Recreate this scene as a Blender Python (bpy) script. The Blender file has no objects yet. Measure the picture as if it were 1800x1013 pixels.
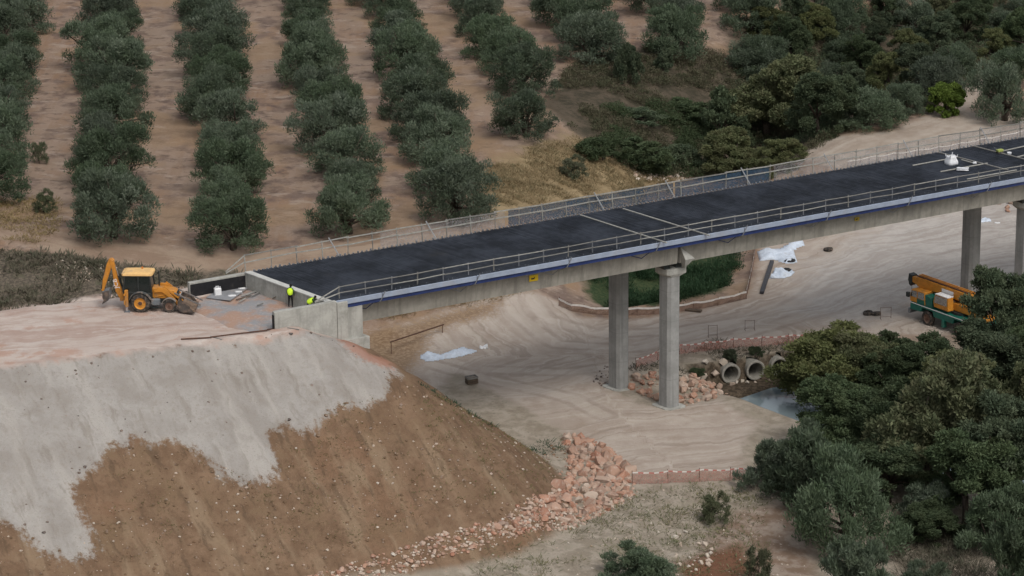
import bpy, bmesh, math, random
import numpy as np
from mathutils import Vector, Matrix, Euler
R = math.radians
random.seed(7)
rng = np.random.default_rng(11)

# ------------------------------------------------------------------ camera, sky, sun, exposure
CAM_F, CAM_T, CAM_R, CAM_H = 5600.0, R(18.0), R(0.6), 86.0     # focal length in photo pixels (1800 wide)
CX, CY = 900.0, 506.5
sc = bpy.context.scene
col = sc.collection
cd = bpy.data.cameras.new('camera'); cam = bpy.data.objects.new('camera', cd); col.objects.link(cam); sc.camera = cam
cd.sensor_width = 36.0; cd.lens = CAM_F / 1800.0 * 36.0; cd.clip_start = 1.0; cd.clip_end = 6000.0
_s, _c = math.sin(CAM_R), math.cos(CAM_R)
_dn = Vector((0, -math.sin(CAM_T), -math.cos(CAM_T))); _fw = Vector((0, math.cos(CAM_T), -math.sin(CAM_T)))
_rt = Vector((1, 0, 0)) * _c + _dn * _s; _up = -(Vector((1, 0, 0)) * -_s + _dn * _c)
M = Matrix(((_rt.x, _up.x, -_fw.x, 0), (_rt.y, _up.y, -_fw.y, 0), (_rt.z, _up.z, -_fw.z, CAM_H), (0, 0, 0, 1)))
cam.matrix_world = M

SUN_EL, SUN_AZ = R(52), R(150)         # azimuth clockwise from +Y: light arrives from the right and a little from the front
w = bpy.data.worlds.new('World'); sc.world = w; w.use_nodes = True
nt = w.node_tree
sky = nt.nodes.new('ShaderNodeTexSky'); sky.sky_type = 'NISHITA'; sky.sun_disc = False
sky.sun_elevation = SUN_EL; sky.sun_rotation = SUN_AZ; sky.dust_density = 4.0; sky.air_density = 1.2
hs = nt.nodes.new('ShaderNodeHueSaturation'); hs.inputs['Saturation'].default_value = 0.33   # cloud cover: the sky is nearly grey
nt.links.new(sky.outputs[0], hs.inputs['Color'])
bg = nt.nodes['Background']; bg.inputs[1].default_value = 0.125
nt.links.new(hs.outputs[0], bg.inputs[0])
sd = bpy.data.lights.new('sun', 'SUN'); sd.energy = 1.05; sd.angle = R(24); sd.color = (1.0, 0.96, 0.91)
sun = bpy.data.objects.new('sun', sd); col.objects.link(sun)
sdir = Vector((math.sin(SUN_AZ) * math.cos(SUN_EL), math.cos(SUN_AZ) * math.cos(SUN_EL), math.sin(SUN_EL)))
sun.rotation_euler = sdir.to_track_quat('Z', 'Y').to_euler(); sun.location = (60, 120, 120)
vs = sc.view_settings; vs.view_transform = 'Standard'; vs.look = 'None'; vs.gamma = 1.0; vs.use_curve_mapping = False
vs.exposure = 0.12

# ------------------------------------------------------------------ photo geometry helpers
def ray(u, v):
    a = (u - CX) / CAM_F; b = (v - CY) / CAM_F
    r = a * _c - b * _s; d = a * _s + b * _c
    return np.array([r, math.cos(CAM_T) - d * math.sin(CAM_T), -(math.sin(CAM_T) + d * math.cos(CAM_T))])
def at(u, v, z=0.0):
    d = ray(u, v); t = (z - CAM_H) / d[2]; return np.array([d[0] * t, d[1] * t, z])
def pscale(p):
    return CAM_F / (p[1] * math.cos(CAM_T) - (p[2] - CAM_H) * math.sin(CAM_T))

# bridge frame: s along the deck, n across it (away from the camera), origin at the first pier
BA = R(29.2); BO = np.array([10.29, 236.5]); BAx = np.array([math.cos(BA), math.sin(BA)]); BNx = np.array([-math.sin(BA), math.cos(BA)])
SKEW = -0.216
def sn(X, Y): return (X - BO[0]) * BAx[0] + (Y - BO[1]) * BAx[1], (X - BO[0]) * BNx[0] + (Y - BO[1]) * BNx[1]
def bw(s, n): return BO[0] + s * BAx[0] + n * BNx[0], BO[1] + s * BAx[1] + n * BNx[1]

# ------------------------------------------------------------------ noise and terrain height
def _hash(ix, iy, seed):
    h = (ix.astype(np.int64) * 374761393 + iy.astype(np.int64) * 668265263 + seed * 1442695041) & 0x7fffffff
    h = ((h ^ (h >> 13)) * 1274126177) & 0x7fffffff
    return ((h ^ (h >> 16)) & 0xffff) / 65535.0
def vnoise(x, y, seed=0):
    ix = np.floor(x); iy = np.floor(y); fx = x - ix; fy = y - iy
    fx = fx * fx * (3 - 2 * fx); fy = fy * fy * (3 - 2 * fy)
    a = _hash(ix, iy, seed); b = _hash(ix + 1, iy, seed); c = _hash(ix, iy + 1, seed); d = _hash(ix + 1, iy + 1, seed)
    return (a * (1 - fx) + b * fx) * (1 - fy) + (c * (1 - fx) + d * fx) * fy - 0.5
def fbm(x, y, sc_, seed=0, oc=4):
    r = 0; a = 1.0
    for k in range(oc):
        r = r + a * vnoise(x / sc_ + 17.3 * k, y / sc_ - 9.1 * k, seed + k); a *= .5; sc_ *= .5
    return r
def sstep(x, a, b):
    t = np.clip((x - a) / (b - a), 0, 1); return t * t * (3 - 2 * t)
def pl_dist(X, Y, pts):
    """distance to a polyline, arc length along it and side (+ = left of travel)"""
    best = np.full(X.shape, 1e9); al = np.zeros(X.shape); sg = np.ones(X.shape); L = 0.0
    for (x0, y0), (x1, y1) in zip(pts[:-1], pts[1:]):
        dx, dy = x1 - x0, y1 - y0; l = math.hypot(dx, dy)
        t = np.clip(((X - x0) * dx + (Y - y0) * dy) / (l * l), 0, 1)
        ex, ey = X - x0 - t * dx, Y - y0 - t * dy; d = np.hypot(ex, ey)
        m = d < best
        best = np.where(m, d, best); al = np.where(m, L + t * l, al); sg = np.where(m, np.sign(dx * ey - dy * ex), sg); L += l
    return best, al, sg
def P0(*uv, z=0.0): return [tuple(at(u, v, z)[:2]) for u, v in uv]
RAV = P0((1165, 520), (1170, 440), (1185, 330), (1290, 240), (1420, 165), (1570, 105), (1800, 30), (2100, -80), z=0)
CUL = np.array(bw(11.3, 3.4)); CULN = np.array([0.35, -0.937])           # culvert mouths and the way they face
CHA = [tuple(CUL + CULN * -1.0), (20.6, 241.0), (23.8, 236.8), (30.0, 229.5), (38.0, 221.0), (52, 208), (80, 185)]
EZ = 13.05
PIPES = []
for _u, _v in ((1282, 655), (1325, 649), (1366, 643)):
    _p = at(_u, _v, -1.0); _p[:2] += CULN * (-.08 - float((_p[:2] - CUL) @ CULN)); PIPES.append(_p)
def z_base(X, Y):
    s, n = sn(X, Y)
    z = 0.045 * np.clip(-12 - s, 0, 40) + 0.0 * X
    d, al, sg = pl_dist(X, Y, RAV)
    west = np.where(sg > 0, 1.0, 0.0)
    g_w = 3.6 * sstep(Y - 0.35 * np.clip(X + 5, 0, 40), 246, 268) * sstep(d, 4, 17)
    g_e = 2.2 * sstep(Y, 276, 308) * sstep(d, 3, 14)
    z = z + np.where(west > 0, g_w, g_e)
    z = z - 2.2 * np.exp(-(d / 5.5) ** 2) * sstep(n, 19.5, 23.5)
    dc, ac, sc2 = pl_dist(X, Y, CHA)
    fr = (X - CUL[0]) * CULN[0] + (Y - CUL[1]) * CULN[1]
    z = z - (1.75 + .55 * sstep(fr, 1.5, 4.5)) * (1 - sstep(dc, 2.7 - .9 * sstep(fr, 2, 6), 5.6)) * sstep(fr, -0.50, 0.00)
    z = z - 0.9 * sstep(-n, 16, 34) * sstep(s, -22, -5)
    dp = np.hypot(s - 4.8, n - 0.2); z = z - 0.35 * (1 - sstep(dp, 1.5, 5.0))
    return z
def z_emb(X, Y):
    s, n = sn(X, Y)
    b = np.clip(-32 - s, 0, 90)
    nn = -6.2 + .165 * b; nf = 6.4 + .165 * b
    ds = np.clip(s + 32.5, 0, None); dn = np.clip(np.maximum(n - nf, nn - n), 0, None)
    dip = .32 * sstep(s, -39, -36.8) * (1 - sstep(np.abs(n), 4.3, 4.9))
    es = .46 * ds + .33 * np.clip(ds - 6.0, 0, None)
    return EZ - dip - np.sqrt(es ** 2 + (.64 * dn) ** 2)
def zc(X, Y):
    a = z_base(X, Y); b = z_emb(X, Y)
    k = 0.5; h = np.clip(.5 + .5 * (b - a) / k, 0, 1)
    return a * (1 - h) + b * h + k * h * (1 - h)
def zfun(X, Y):
    z = zc(X, Y); e = z_emb(X, Y)
    z = z + .16 * fbm(X, Y, 6.0, 3, 3) + .05 * fbm(X, Y, 1.3, 9, 2)
    slope = sstep(EZ - e, .2, 1.5) * sstep(e - z_base(X, Y), -.5, 1.0)
    s, n = sn(X, Y)
    z = z + slope * (.30 * fbm(s * 1.0, n * .22, 1.7, 21, 3) + .18 * fbm(X, Y, 2.2, 31, 3))
    return z
def zat(x, y): return float(zfun(np.array([x], float), np.array([y], float))[0])
def hit(u, v):
    d = ray(u, v); t = np.arange(150.0, 620.0, 0.4)
    X, Y, Z = d[0] * t, d[1] * t, CAM_H + d[2] * t
    g = zfun(X, Y) - Z; i = int(np.argmax(g > 0))
    if g[i] <= 0: i = len(t) - 1
    a = t[i - 1]; b = t[i]; f = -g[i - 1] / max(g[i] - g[i - 1], 1e-6); q = a + (b - a) * min(max(f, 0), 1)
    x, y = d[0] * q, d[1] * q
    return np.array([x, y, zat(x, y)])
def hpoly(px): return [tuple(hit(u, v)[:2]) for u, v in px]
def inside(X, Y, poly):
    c = np.zeros(X.shape, bool); p = poly
    for (x0, y0), (x1, y1) in zip(p, p[1:] + p[:1]):
        m = ((y0 > Y) != (y1 > Y)) & (X < (x1 - x0) * (Y - y0) / ((y1 - y0) or 1e-9) + x0); c ^= m
    return c
def sdf(X, Y, poly):
    d, _, _ = pl_dist(X, Y, poly + poly[:1]); return np.where(inside(X, Y, poly), d, -d)

# ------------------------------------------------------------------ materials
class NT:
    def __init__(s, name):
        s.m = bpy.data.materials.new(name); s.m.use_nodes = True; s.t = s.m.node_tree; s.b = s.t.nodes['Principled BSDF']
    def n(s, ty, **kw):
        x = s.t.nodes.new(ty)
        for k, v in kw.items(): setattr(x, k, v)
        return x
    def put(s, sock, v):
        if hasattr(v, 'is_output'): s.t.links.new(v, sock)
        elif isinstance(v, (tuple, list)): sock.default_value = tuple(v) + ((1,) if len(v) == 3 and len(sock.default_value) == 4 else ())
        else: sock.default_value = v
    def noise(s, scale, detail=4, rough=.55, vec=None, out=0):
        x = s.n('ShaderNodeTexNoise'); x.inputs['Scale'].default_value = scale; x.inputs['Detail'].default_value = detail; x.inputs['Roughness'].default_value = rough
        if vec is not None: s.t.links.new(vec, x.inputs['Vector'])
        return x.outputs[out]
    def pos(s): return s.n('ShaderNodeNewGeometry').outputs['Position']
    def obj(s): return s.n('ShaderNodeTexCoord').outputs['Object']
    def mapv(s, vec, scale=(1, 1, 1), rot=(0, 0, 0)):
        x = s.n('ShaderNodeMapping'); x.inputs['Scale'].default_value = scale; x.inputs['Rotation'].default_value = rot; s.t.links.new(vec, x.inputs['Vector']); return x.outputs[0]
    def math(s, op, a, b=0.0, c=None):
        x = s.n('ShaderNodeMath', operation=op); s.put(x.inputs[0], a); s.put(x.inputs[1], b)
        if c is not None: s.put(x.inputs[2], c)
        return x.outputs[0]
    def ramp(s, v, lo, hi, a=0.0, b=1.0):
        x = s.n('ShaderNodeMapRange', interpolation_type='SMOOTHSTEP'); s.put(x.inputs[0], v)
        for i, q in enumerate((lo, hi, a, b)): x.inputs[i + 1].default_value = q
        return x.outputs[0]
    def mix(s, f, a, b, blend='MIX'):
        x = s.n('ShaderNodeMix', data_type='RGBA', blend_type=blend); s.put(x.inputs[0], f); s.put(x.inputs[6], a); s.put(x.inputs[7], b); return x.outputs[2]
    def attr(s, name): x = s.n('ShaderNodeAttribute', attribute_name=name); return x.outputs['Fac']
    def bump(s, h, dist=.05, strength=.6):
        x = s.n('ShaderNodeBump'); x.inputs['Distance'].default_value = dist; x.inputs['Strength'].default_value = strength; s.t.links.new(h, x.inputs['Height']); s.t.links.new(x.outputs[0], s.b.inputs['Normal'])
    def base(s, v, rough=.8, spec=.25, metal=0.0):
        s.put(s.b.inputs['Base Color'], v); s.put(s.b.inputs['Roughness'], rough); s.b.inputs['Specular IOR Level'].default_value = spec; s.b.inputs['Metallic'].default_value = metal; return s
MATS = {}
def simple(name, c, rough=.7, var=.18, scale=3.0, spec=.25, metal=0.0, dirt=None, bump=0.0, drip=0.0, lift=0.0):
    """one colour broken up by two scales of noise, with an optional dirt colour in patches"""
    if name in MATS: return MATS[name]
    m = NT(name); o = m.obj()
    a = m.noise(scale, 5, .6, o); b = m.noise(scale * 6, 3, .6, o)
    f = m.math('ADD', m.math('MULTIPLY', a, .65), m.math('MULTIPLY', b, .35))
    lo = tuple(q * (1 - var) for q in c); hi = tuple(min(q * (1 + var), 1) for q in c)
    cc = m.mix(m.ramp(f, .36, .64), lo, hi)
    if dirt: cc = m.mix(m.ramp(m.noise(scale * .7, 5, .65, o), dirt[3], dirt[3] + .18, 0, dirt[4]), cc, dirt[:3])
    if drip: cc = m.mix(m.ramp(m.noise(1.0, 4, .6, m.mapv(o, (2.6, 2.6, .16))), .46, .66, 0, drip), cc, tuple(q * .62 for q in c))
    if lift:
        z_ = m.n('ShaderNodeSeparateXYZ'); m.t.links.new(o, z_.inputs[0]); fr_ = m.math('FRACT', m.math('MULTIPLY', z_.outputs[2], 1 / lift)); cc = m.mix(m.ramp(fr_, .965, .985, 0, .35), cc, tuple(q * .6 for q in c))
    m.base(cc, rough, spec, metal)
    if bump: m.bump(f, bump, .5)
    MATS[name] = m.m; return m.m
DUST = (.36, .27, .21, .46, .55)
CONC = simple('concrete', (.285, .27, .235), .85, .14, .55, .2, dirt=(.17, .165, .15, .52, .5), bump=.01, drip=.55)
CONCP = simple('pale_concrete', (.36, .355, .325), .85, .16, .8, .2, dirt=(.22, .22, .19, .5, .55), bump=.01, drip=.5)
CONCD = simple('column_concrete', (.27, .27, .26), .85, .12, .7, .2, dirt=(.19, .19, .18, .5, .4), bump=.01, drip=.5, lift=2.4)
FASC = simple('edge_formwork', (.27, .315, .40), .55, .10, 1.0, .3, dirt=(.30, .31, .34, .5, .5))
BLUE = simple('blue_formwork', (.022, .038, .125), .5, .2, 1.5, .35, dirt=(.10, .11, .16, .55, .5))
WOOD = simple('weathered_timber', (.20, .195, .18), .85, .2, 4, .2)
WOODL = simple('light_timber', (.30, .295, .27), .85, .2, 4, .2)
WOODD = simple('dark_timber', (.10, .075, .055), .85, .25, 4, .2)
STEELG = simple('grey_steel', (.22, .23, .25), .5, .15, 4, .4, .4)
RUST = simple('rusty_steel', (.10, .055, .04), .8, .3, 6, .2)
BLACK = simple('black_membrane', (.012, .012, .014), .6, .3, 3, .3, dirt=(.05, .045, .04, .52, .6))
SLAB = simple('deck_form_black', (.010, .012, .017), .7, .3, .5, .25)
BAR = simple('reinforcing_bar', (.064, .073, .092), .6, .40, .30, .3, .2, dirt=(.12, .115, .11, .60, .5))
YEL = simple('machine_yellow', (.50, .205, .026), .5, .14, 2.2, .35, dirt=(.26, .17, .10, .50, .65))
YELR = simple('cab_roof_yellow', (.74, .47, .19), .55, .10, 1.5, .3, dirt=(.45, .32, .20, .5, .5))
DKG = simple('dark_grey_paint', (.022, .027, .027), .45, .2, 3, .4, dirt=(.10, .085, .07, .56, .5))
TYRE = simple('tyre_rubber', (.028, .027, .026), .85, .2, 6, .2, dirt=(.16, .125, .10, .44, .75))
RIMY = simple('rim_yellow', (.55, .25, .04), .6, .15, 4, .3, dirt=(.16, .10, .07, .5, .7))
RIMB = simple('rim_brown', (.16, .10, .075), .7, .2, 4, .2, dirt=(.25, .18, .14, .5, .7))
BUCK = simple('worn_bucket_steel', (.085, .072, .064), .6, .25, 4, .4, .3, dirt=(.24, .17, .13, .48, .7))
CHRM = simple('piston_rod', (.55, .55, .56), .25, .05, 4, .5, .9)
GREYP = simple('grey_tank', (.13, .145, .16), .5, .15, 3, .4, dirt=(.26, .2, .16, .5, .6))
ORG = simple('crane_orange', (.52, .215, .028), .45, .16, 1.8, .35, dirt=(.22, .12, .05, .52, .6))
GRN = simple('crane_green', (.008, .115, .085), .45, .16, 2, .4, dirt=(.07, .10, .08, .54, .5))
WHT = simple('white_plastic', (.72, .72, .72), .6, .08, 3, .3)
WHTC = simple('white_sack', (.66, .67, .69), .8, .12, 5, .2, dirt=(.40, .38, .35, .56, .5))
TARP = simple('pale_blue_tarpaulin', (.56, .62, .70), .6, .14, .9, .3, dirt=(.36, .34, .32, .54, .6))
VEST = simple('hi_vis_yellow', (.62, .88, .045), .7, .08, 6, .2)
TROU = simple('dark_trousers', (.018, .017, .019), .9, .2, 6, .1)
SLEE = simple('dark_green_sleeve', (.03, .06, .03), .9, .2, 6, .1)
SKIN = simple('skin', (.32, .19, .13), .6, .08, 6, .3)
HAIR = simple('dark_hair', (.014, .011, .010), .8, .2, 9, .2)
SIGNY = simple('yellow_plate', (.62, .42, .02), .5, .1, 4, .3)
MUD = simple('moist_bank', (.12, .10, .075), .9, .3, 1.2, .2)
m = NT('cab_glass'); m.base((.012, .022, .022), .08, .5); m.b.inputs['Transmission Weight'].default_value = .45; GLASS = m.m
m = NT('stream_water'); nn_ = m.noise(3.0, 3, .5, m.pos()); m.base((.20, .25, .27), .04, .8); m.bump(nn_, .02, .25); WATER = m.m
def netmat(name, c, dens, sx=9.0, sz=9.0):
    m = NT(name); o = m.obj()
    v = m.noise(2.2, 4, .6, o); m.base(m.mix(m.ramp(v, .35, .65), tuple(q * .75 for q in c), c), .8, .1)
    m.put(m.b.inputs['Alpha'], m.ramp(m.noise(26.0, 2, .5, o), .5 - (dens - .5) * .5 - .06, .5 - (dens - .5) * .5 + .06)); return m.m
NETO = netmat('orange_safety_net', (.46, .23, .185), .47)
NETB = netmat('blue_debris_net', (.040, .075, .12), .62)
NETW = netmat('pale_debris_net', (.34, .33, .34), .42)
m = NT('striped_tape'); x = m.n('ShaderNodeTexWave'); x.inputs['Scale'].default_value = 1.1; m.t.links.new(m.attr('run'), x.inputs['Vector'])
TAPEW = simple('tape_white', (.70, .66, .62), .6, .08, 3, .2); TAPER = simple('tape_red', (.46, .17, .14), .6, .1, 3, .2)
def rockmat(name, cols):
    m = NT(name); o = m.obj(); r = m.n('ShaderNodeObjectInfo').outputs['Random']; g = m.n('ShaderNodeNewGeometry').outputs['Random Per Island']
    q = m.math('FRACT', m.math('ADD', r, g))
    cr = m.n('ShaderNodeValToRGB'); m.t.links.new(q, cr.inputs[0])
    e = cr.color_ramp.elements
    while len(e) < len(cols): e.new(.5)
    for i, c in enumerate(cols): e[i].position = i / (len(cols) - 1); e[i].color = c + (1,)
    f = m.noise(2.5, 5, .65, o); c2 = m.mix(m.ramp(f, .48, .72, 0, .7), cr.outputs[0], (.50, .42, .36), 'MIX')
    c2 = m.mix(m.ramp(m.noise(5, 4, .6, o), .54, .70, 0, .35), c2, (.20, .11, .08)); m.base(c2, .9, .15); m.bump(m.noise(9, 5, .6, o), .05, .6); return m.m
ROCK = rockmat('salmon_rock', [(.35, .175, .115), (.42, .265, .19), (.29, .14, .092), (.41, .31, .24), (.37, .195, .13), (.48, .40, .33), (.34, .21, .15), (.27, .205, .165)])
ROCKW = rockmat('pale_rock', [(.50, .44, .36), (.42, .33, .26), (.55, .50, .43), (.40, .27, .20)])
CLOD = rockmat('dark_clod', [(.10, .08, .07), (.16, .12, .10), (.09, .08, .075)])
def leafmat(name, a, b, c, trans=.18):
    m = NT(name); t = m.attr('tint'); r = m.n('ShaderNodeObjectInfo').outputs['Random']
    q = m.mix(t, a, b); q = m.mix(m.ramp(m.noise(.9, 3, .6, m.pos()), .42, .66, 0, .75), q, c)
    q = m.mix(m.math('MULTIPLY', r, .5), q, m.mix(.5, a, c)); r2 = m.math('FRACT', m.math('MULTIPLY', r, 7.31)); hv = m.n('ShaderNodeHueSaturation'); m.put(hv.inputs['Color'], q); m.put(hv.inputs['Value'], m.math('ADD', .80, m.math('MULTIPLY', r2, .42))); m.put(hv.inputs['Saturation'], m.math('ADD', .92, m.math('MULTIPLY', r, .30))); q = hv.outputs[0]; m.base(q, .65, .2)
    tr = m.n('ShaderNodeBsdfTranslucent'); m.put(tr.inputs[0], q); mx = m.n('ShaderNodeMixShader'); mx.inputs[0].default_value = trans
    m.t.links.new(m.b.outputs[0], mx.inputs[1]); m.t.links.new(tr.outputs[0], mx.inputs[2]); m.t.links.new(mx.outputs[0], m.t.nodes['Material Output'].inputs[0]); return m.m
L_OLIVE = leafmat('olive_leaf', (.066, .092, .060), (.172, .202, .148), (.095, .124, .074), .30)
L_DARK = leafmat('dark_leaf', (.052, .076, .044), (.124, .156, .092), (.092, .110, .062), .32)
L_YELL = leafmat('yellowing_leaf', (.074, .094, .046), (.168, .182, .092), (.136, .132, .072), .32)
L_LIME = leafmat('lime_leaf', (.080, .120, .028), (.135, .180, .050), (.08, .11, .03))
L_REED = leafmat('reed_leaf', (.024, .050, .028), (.050, .086, .046), (.036, .056, .030))
L_SCRUB = leafmat('scrub_leaf', (.085, .078, .052), (.150, .125, .092), (.070, .084, .048), .25)
L_DRY = leafmat('dry_grass_blade', (.25, .19, .105), (.34, .26, .15), (.17, .15, .08))
L_WEED = leafmat('weed_blade', (.095, .085, .062), (.15, .13, .095), (.07, .078, .048))
L_WEEDG = leafmat('weed_bush_leaf', (.085, .090, .058), (.150, .150, .100), (.085, .105, .060))
BARK = simple('bark', (.075, .060, .048), .9, .3, 6, .1)

# ------------------------------------------------------------------ mesh helpers
class MB:
    def __init__(s): s.v = []; s.f = []; s.mi = []; s.cur = 0
    def add(s, vs, fs):
        o = len(s.v); s.v += [tuple(v) for v in vs]; s.f += [tuple(i + o for i in f) for f in fs]; s.mi += [s.cur] * len(fs); return s
    def hexa(s, p):   # 8 points: bottom ring then top ring
        return s.add(p, [(3, 2, 1, 0), (4, 5, 6, 7), (0, 1, 5, 4), (1, 2, 6, 5), (2, 3, 7, 6), (3, 0, 4, 7)])
    def box(s, x0, x1, y0, y1, z0, z1): return s.hexa([(x0, y0, z0), (x1, y0, z0), (x1, y1, z0), (x0, y1, z0), (x0, y0, z1), (x1, y0, z1), (x1, y1, z1), (x0, y1, z1)])
    def skbox(s, s0, s1, n0, n1, z0, z1):   # box sheared along the bridge skew
        q = lambda a, n, z: (a + SKEW * n, n, z)
        return s.hexa([q(s0, n0, z0), q(s1, n0, z0), q(s1, n1, z0), q(s0, n1, z0), q(s0, n0, z1), q(s1, n0, z1), q(s1, n1, z1), q(s0, n1, z1)])
    def prism(s, poly, a0, a1, axis='y'):
        n = len(poly)
        def P(p, a): return {'y': (p[0], a, p[1]), 'x': (a, p[0], p[1]), 'z': (p[0], p[1], a)}[axis]
        vs = [P(p, a0) for p in poly] + [P(p, a1) for p in poly]
        return s.add(vs, [tuple(range(n))[::-1], tuple(range(n, 2 * n))] + [(i, (i + 1) % n, n + (i + 1) % n, n + i) for i in range(n)])
    def bar(s, a, b, wd, ht=None):
        a = Vector(a); b = Vector(b); ht = ht or wd; d = (b - a).normalized()
        u = d.cross(Vector((0, 0, 1)));  u = Vector((1, 0, 0)) if u.length < 1e-4 else u.normalized(); t = u.cross(d)
        u *= wd / 2; t *= ht / 2
        return s.hexa([a - u - t, a + u - t, b + u - t, b - u - t, a - u + t, a + u + t, b + u + t, b - u + t])
    def tube(s, pts, rad, k=8, cap=True):
        pts = [Vector(p) for p in pts]; o = len(s.v); n = len(pts)
        rad = rad if hasattr(rad, '__len__') else [rad] * n
        for i, p in enumerate(pts):
            d = (pts[min(i + 1, n - 1)] - pts[max(i - 1, 0)]).normalized()
            u = d.cross(Vector((0.13, .21, 1)));  u = Vector((1, 0, 0)) if u.length < 1e-4 else u.normalized(); t = d.cross(u)
            for j in range(k):
                a = 2 * math.pi * j / k; s.v.append(tuple(p + (u * math.cos(a) + t * math.sin(a)) * rad[i]))
        fs = [(o + i * k + j, o + i * k + (j + 1) % k, o + (i + 1) * k + (j + 1) % k, o + (i + 1) * k + j) for i in range(n - 1) for j in range(k)]
        if cap: fs += [tuple(o + j for j in range(k))[::-1], tuple(o + (n - 1) * k + j for j in range(k))]
        s.f += fs; s.mi += [s.cur] * len(fs); return s
    def lathe(s, prof, k=24, axis='y', c=(0, 0, 0)):   # profile of (radius, along)
        o = len(s.v)
        for r, a in prof:
            for j in range(k):
                t = 2 * math.pi * j / k; x, y = r * math.cos(t), r * math.sin(t)
                p = {'y': (x, a, y), 'z': (x, y, a), 'x': (a, x, y)}[axis]; s.v.append((p[0] + c[0], p[1] + c[1], p[2] + c[2]))
        fs = [(o + i * k + j, o + i * k + (j + 1) % k, o + (i + 1) * k + (j + 1) % k, o + (i + 1) * k + j) for i in range(len(prof) - 1) for j in range(k)]
        s.f += fs; s.mi += [s.cur] * len(fs); return s
    def mesh(s, name, mats, smooth=False, bevel=0.0):
        me = bpy.data.meshes.new(name); me.from_pydata(s.v, [], s.f)
        for q in (mats if isinstance(mats, (list, tuple)) else [mats]): me.materials.append(q)
        if any(s.mi): me.polygons.foreach_set('material_index', s.mi)
        bm = bmesh.new(); bm.from_mesh(me)
        bmesh.ops.recalc_face_normals(bm, faces=bm.faces)
        if bevel:
            bmesh.ops.bevel(bm, geom=[e for e in bm.edges if e.is_manifold and e.calc_face_angle(0) > .5], offset=bevel, segments=1, affect='EDGES', clamp_overlap=True)
        bm.to_mesh(me); bm.free()
        if smooth: me.shade_smooth()
        return me
    def build(s, name, mats, parent=None, smooth=False, bevel=0.0): return link(name, s.mesh(name, mats, smooth, bevel), parent)
def link(name, me, parent=None, loc=(0, 0, 0), rot=(0, 0, 0), scale=(1, 1, 1)):
    o = bpy.data.objects.new(name, me); col.objects.link(o); o.parent = parent; o.location = loc; o.rotation_euler = rot; o.scale = scale; return o
def tag(o, label=None, cat=None, group=None, kind=None):
    if label: o['label'] = label
    if cat: o['category'] = cat
    if group: o['group'] = group
    if kind: o['kind'] = kind
    return o
def empty(name, loc, rz=0.0, label=None, cat=None, group=None):
    o = link(name, None, None, tuple(loc), (0, 0, rz)); o.empty_display_size = .3; return tag(o, label, cat, group)

# ------------------------------------------------------------------ terrain
def axis(lo, hi, step, far_lo, far_hi):
    a = list(np.arange(lo, hi + 1e-6, step)); d = step
    while a[-1] < far_hi: d *= 1.22; a.append(a[-1] + d)
    d = step; b = []
    q = lo
    while q > far_lo: d *= 1.22; q -= d; b.append(q)
    return np.array(b[::-1] + a)
ax = axis(-62, 66, .42, -2500, 2500); ay = axis(188, 372, .46, -1500, 4200)
GX, GY = np.meshgrid(ax, ay); GZ = zfun(GX, GY)
GZ = GZ + np.where(GY > 420, np.clip((GY - 420) * .02, 0, 40), 0)
nx, ny = len(ax), len(ay)
me = bpy.data.meshes.new('ground')
vv = np.stack([GX.ravel(), GY.ravel(), GZ.ravel()], 1)
ii = np.arange(nx * ny).reshape(ny, nx)
ff = np.stack([ii[:-1, :-1].ravel(), ii[:-1, 1:].ravel(), ii[1:, 1:].ravel(), ii[1:, :-1].ravel()], 1)
fc = vv[ff].mean(1); keep = np.ones(len(ff), bool)          # the culvert mouths open through the bank
for _p in PIPES:
    _l = (fc[:, 0] - _p[0]) * -CULN[1] + (fc[:, 1] - _p[1]) * CULN[0]; _a = (fc[:, 0] - _p[0]) * CULN[0] + (fc[:, 1] - _p[1]) * CULN[1]
    keep &= ~((np.hypot(_l, fc[:, 2] + 1.0) < .74) & (_a < .30) & (_a > -5))
ff = ff[keep]
me.vertices.add(len(vv))
me.loops.add(ff.size); me.loops.foreach_set('vertex_index', ff.ravel())
me.polygons.add(len(ff)); me.polygons.foreach_set('loop_start', np.arange(0, ff.size, 4)); me.update(calc_edges=True); me.shade_smooth()
X, Y = GX.ravel(), GY.ravel()
def setattr_f(name, arr):
    a = me.attributes.new(name, 'FLOAT', 'POINT'); a.data.foreach_set('value', np.clip(arr, -60, 4000).astype(np.float32))
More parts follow.
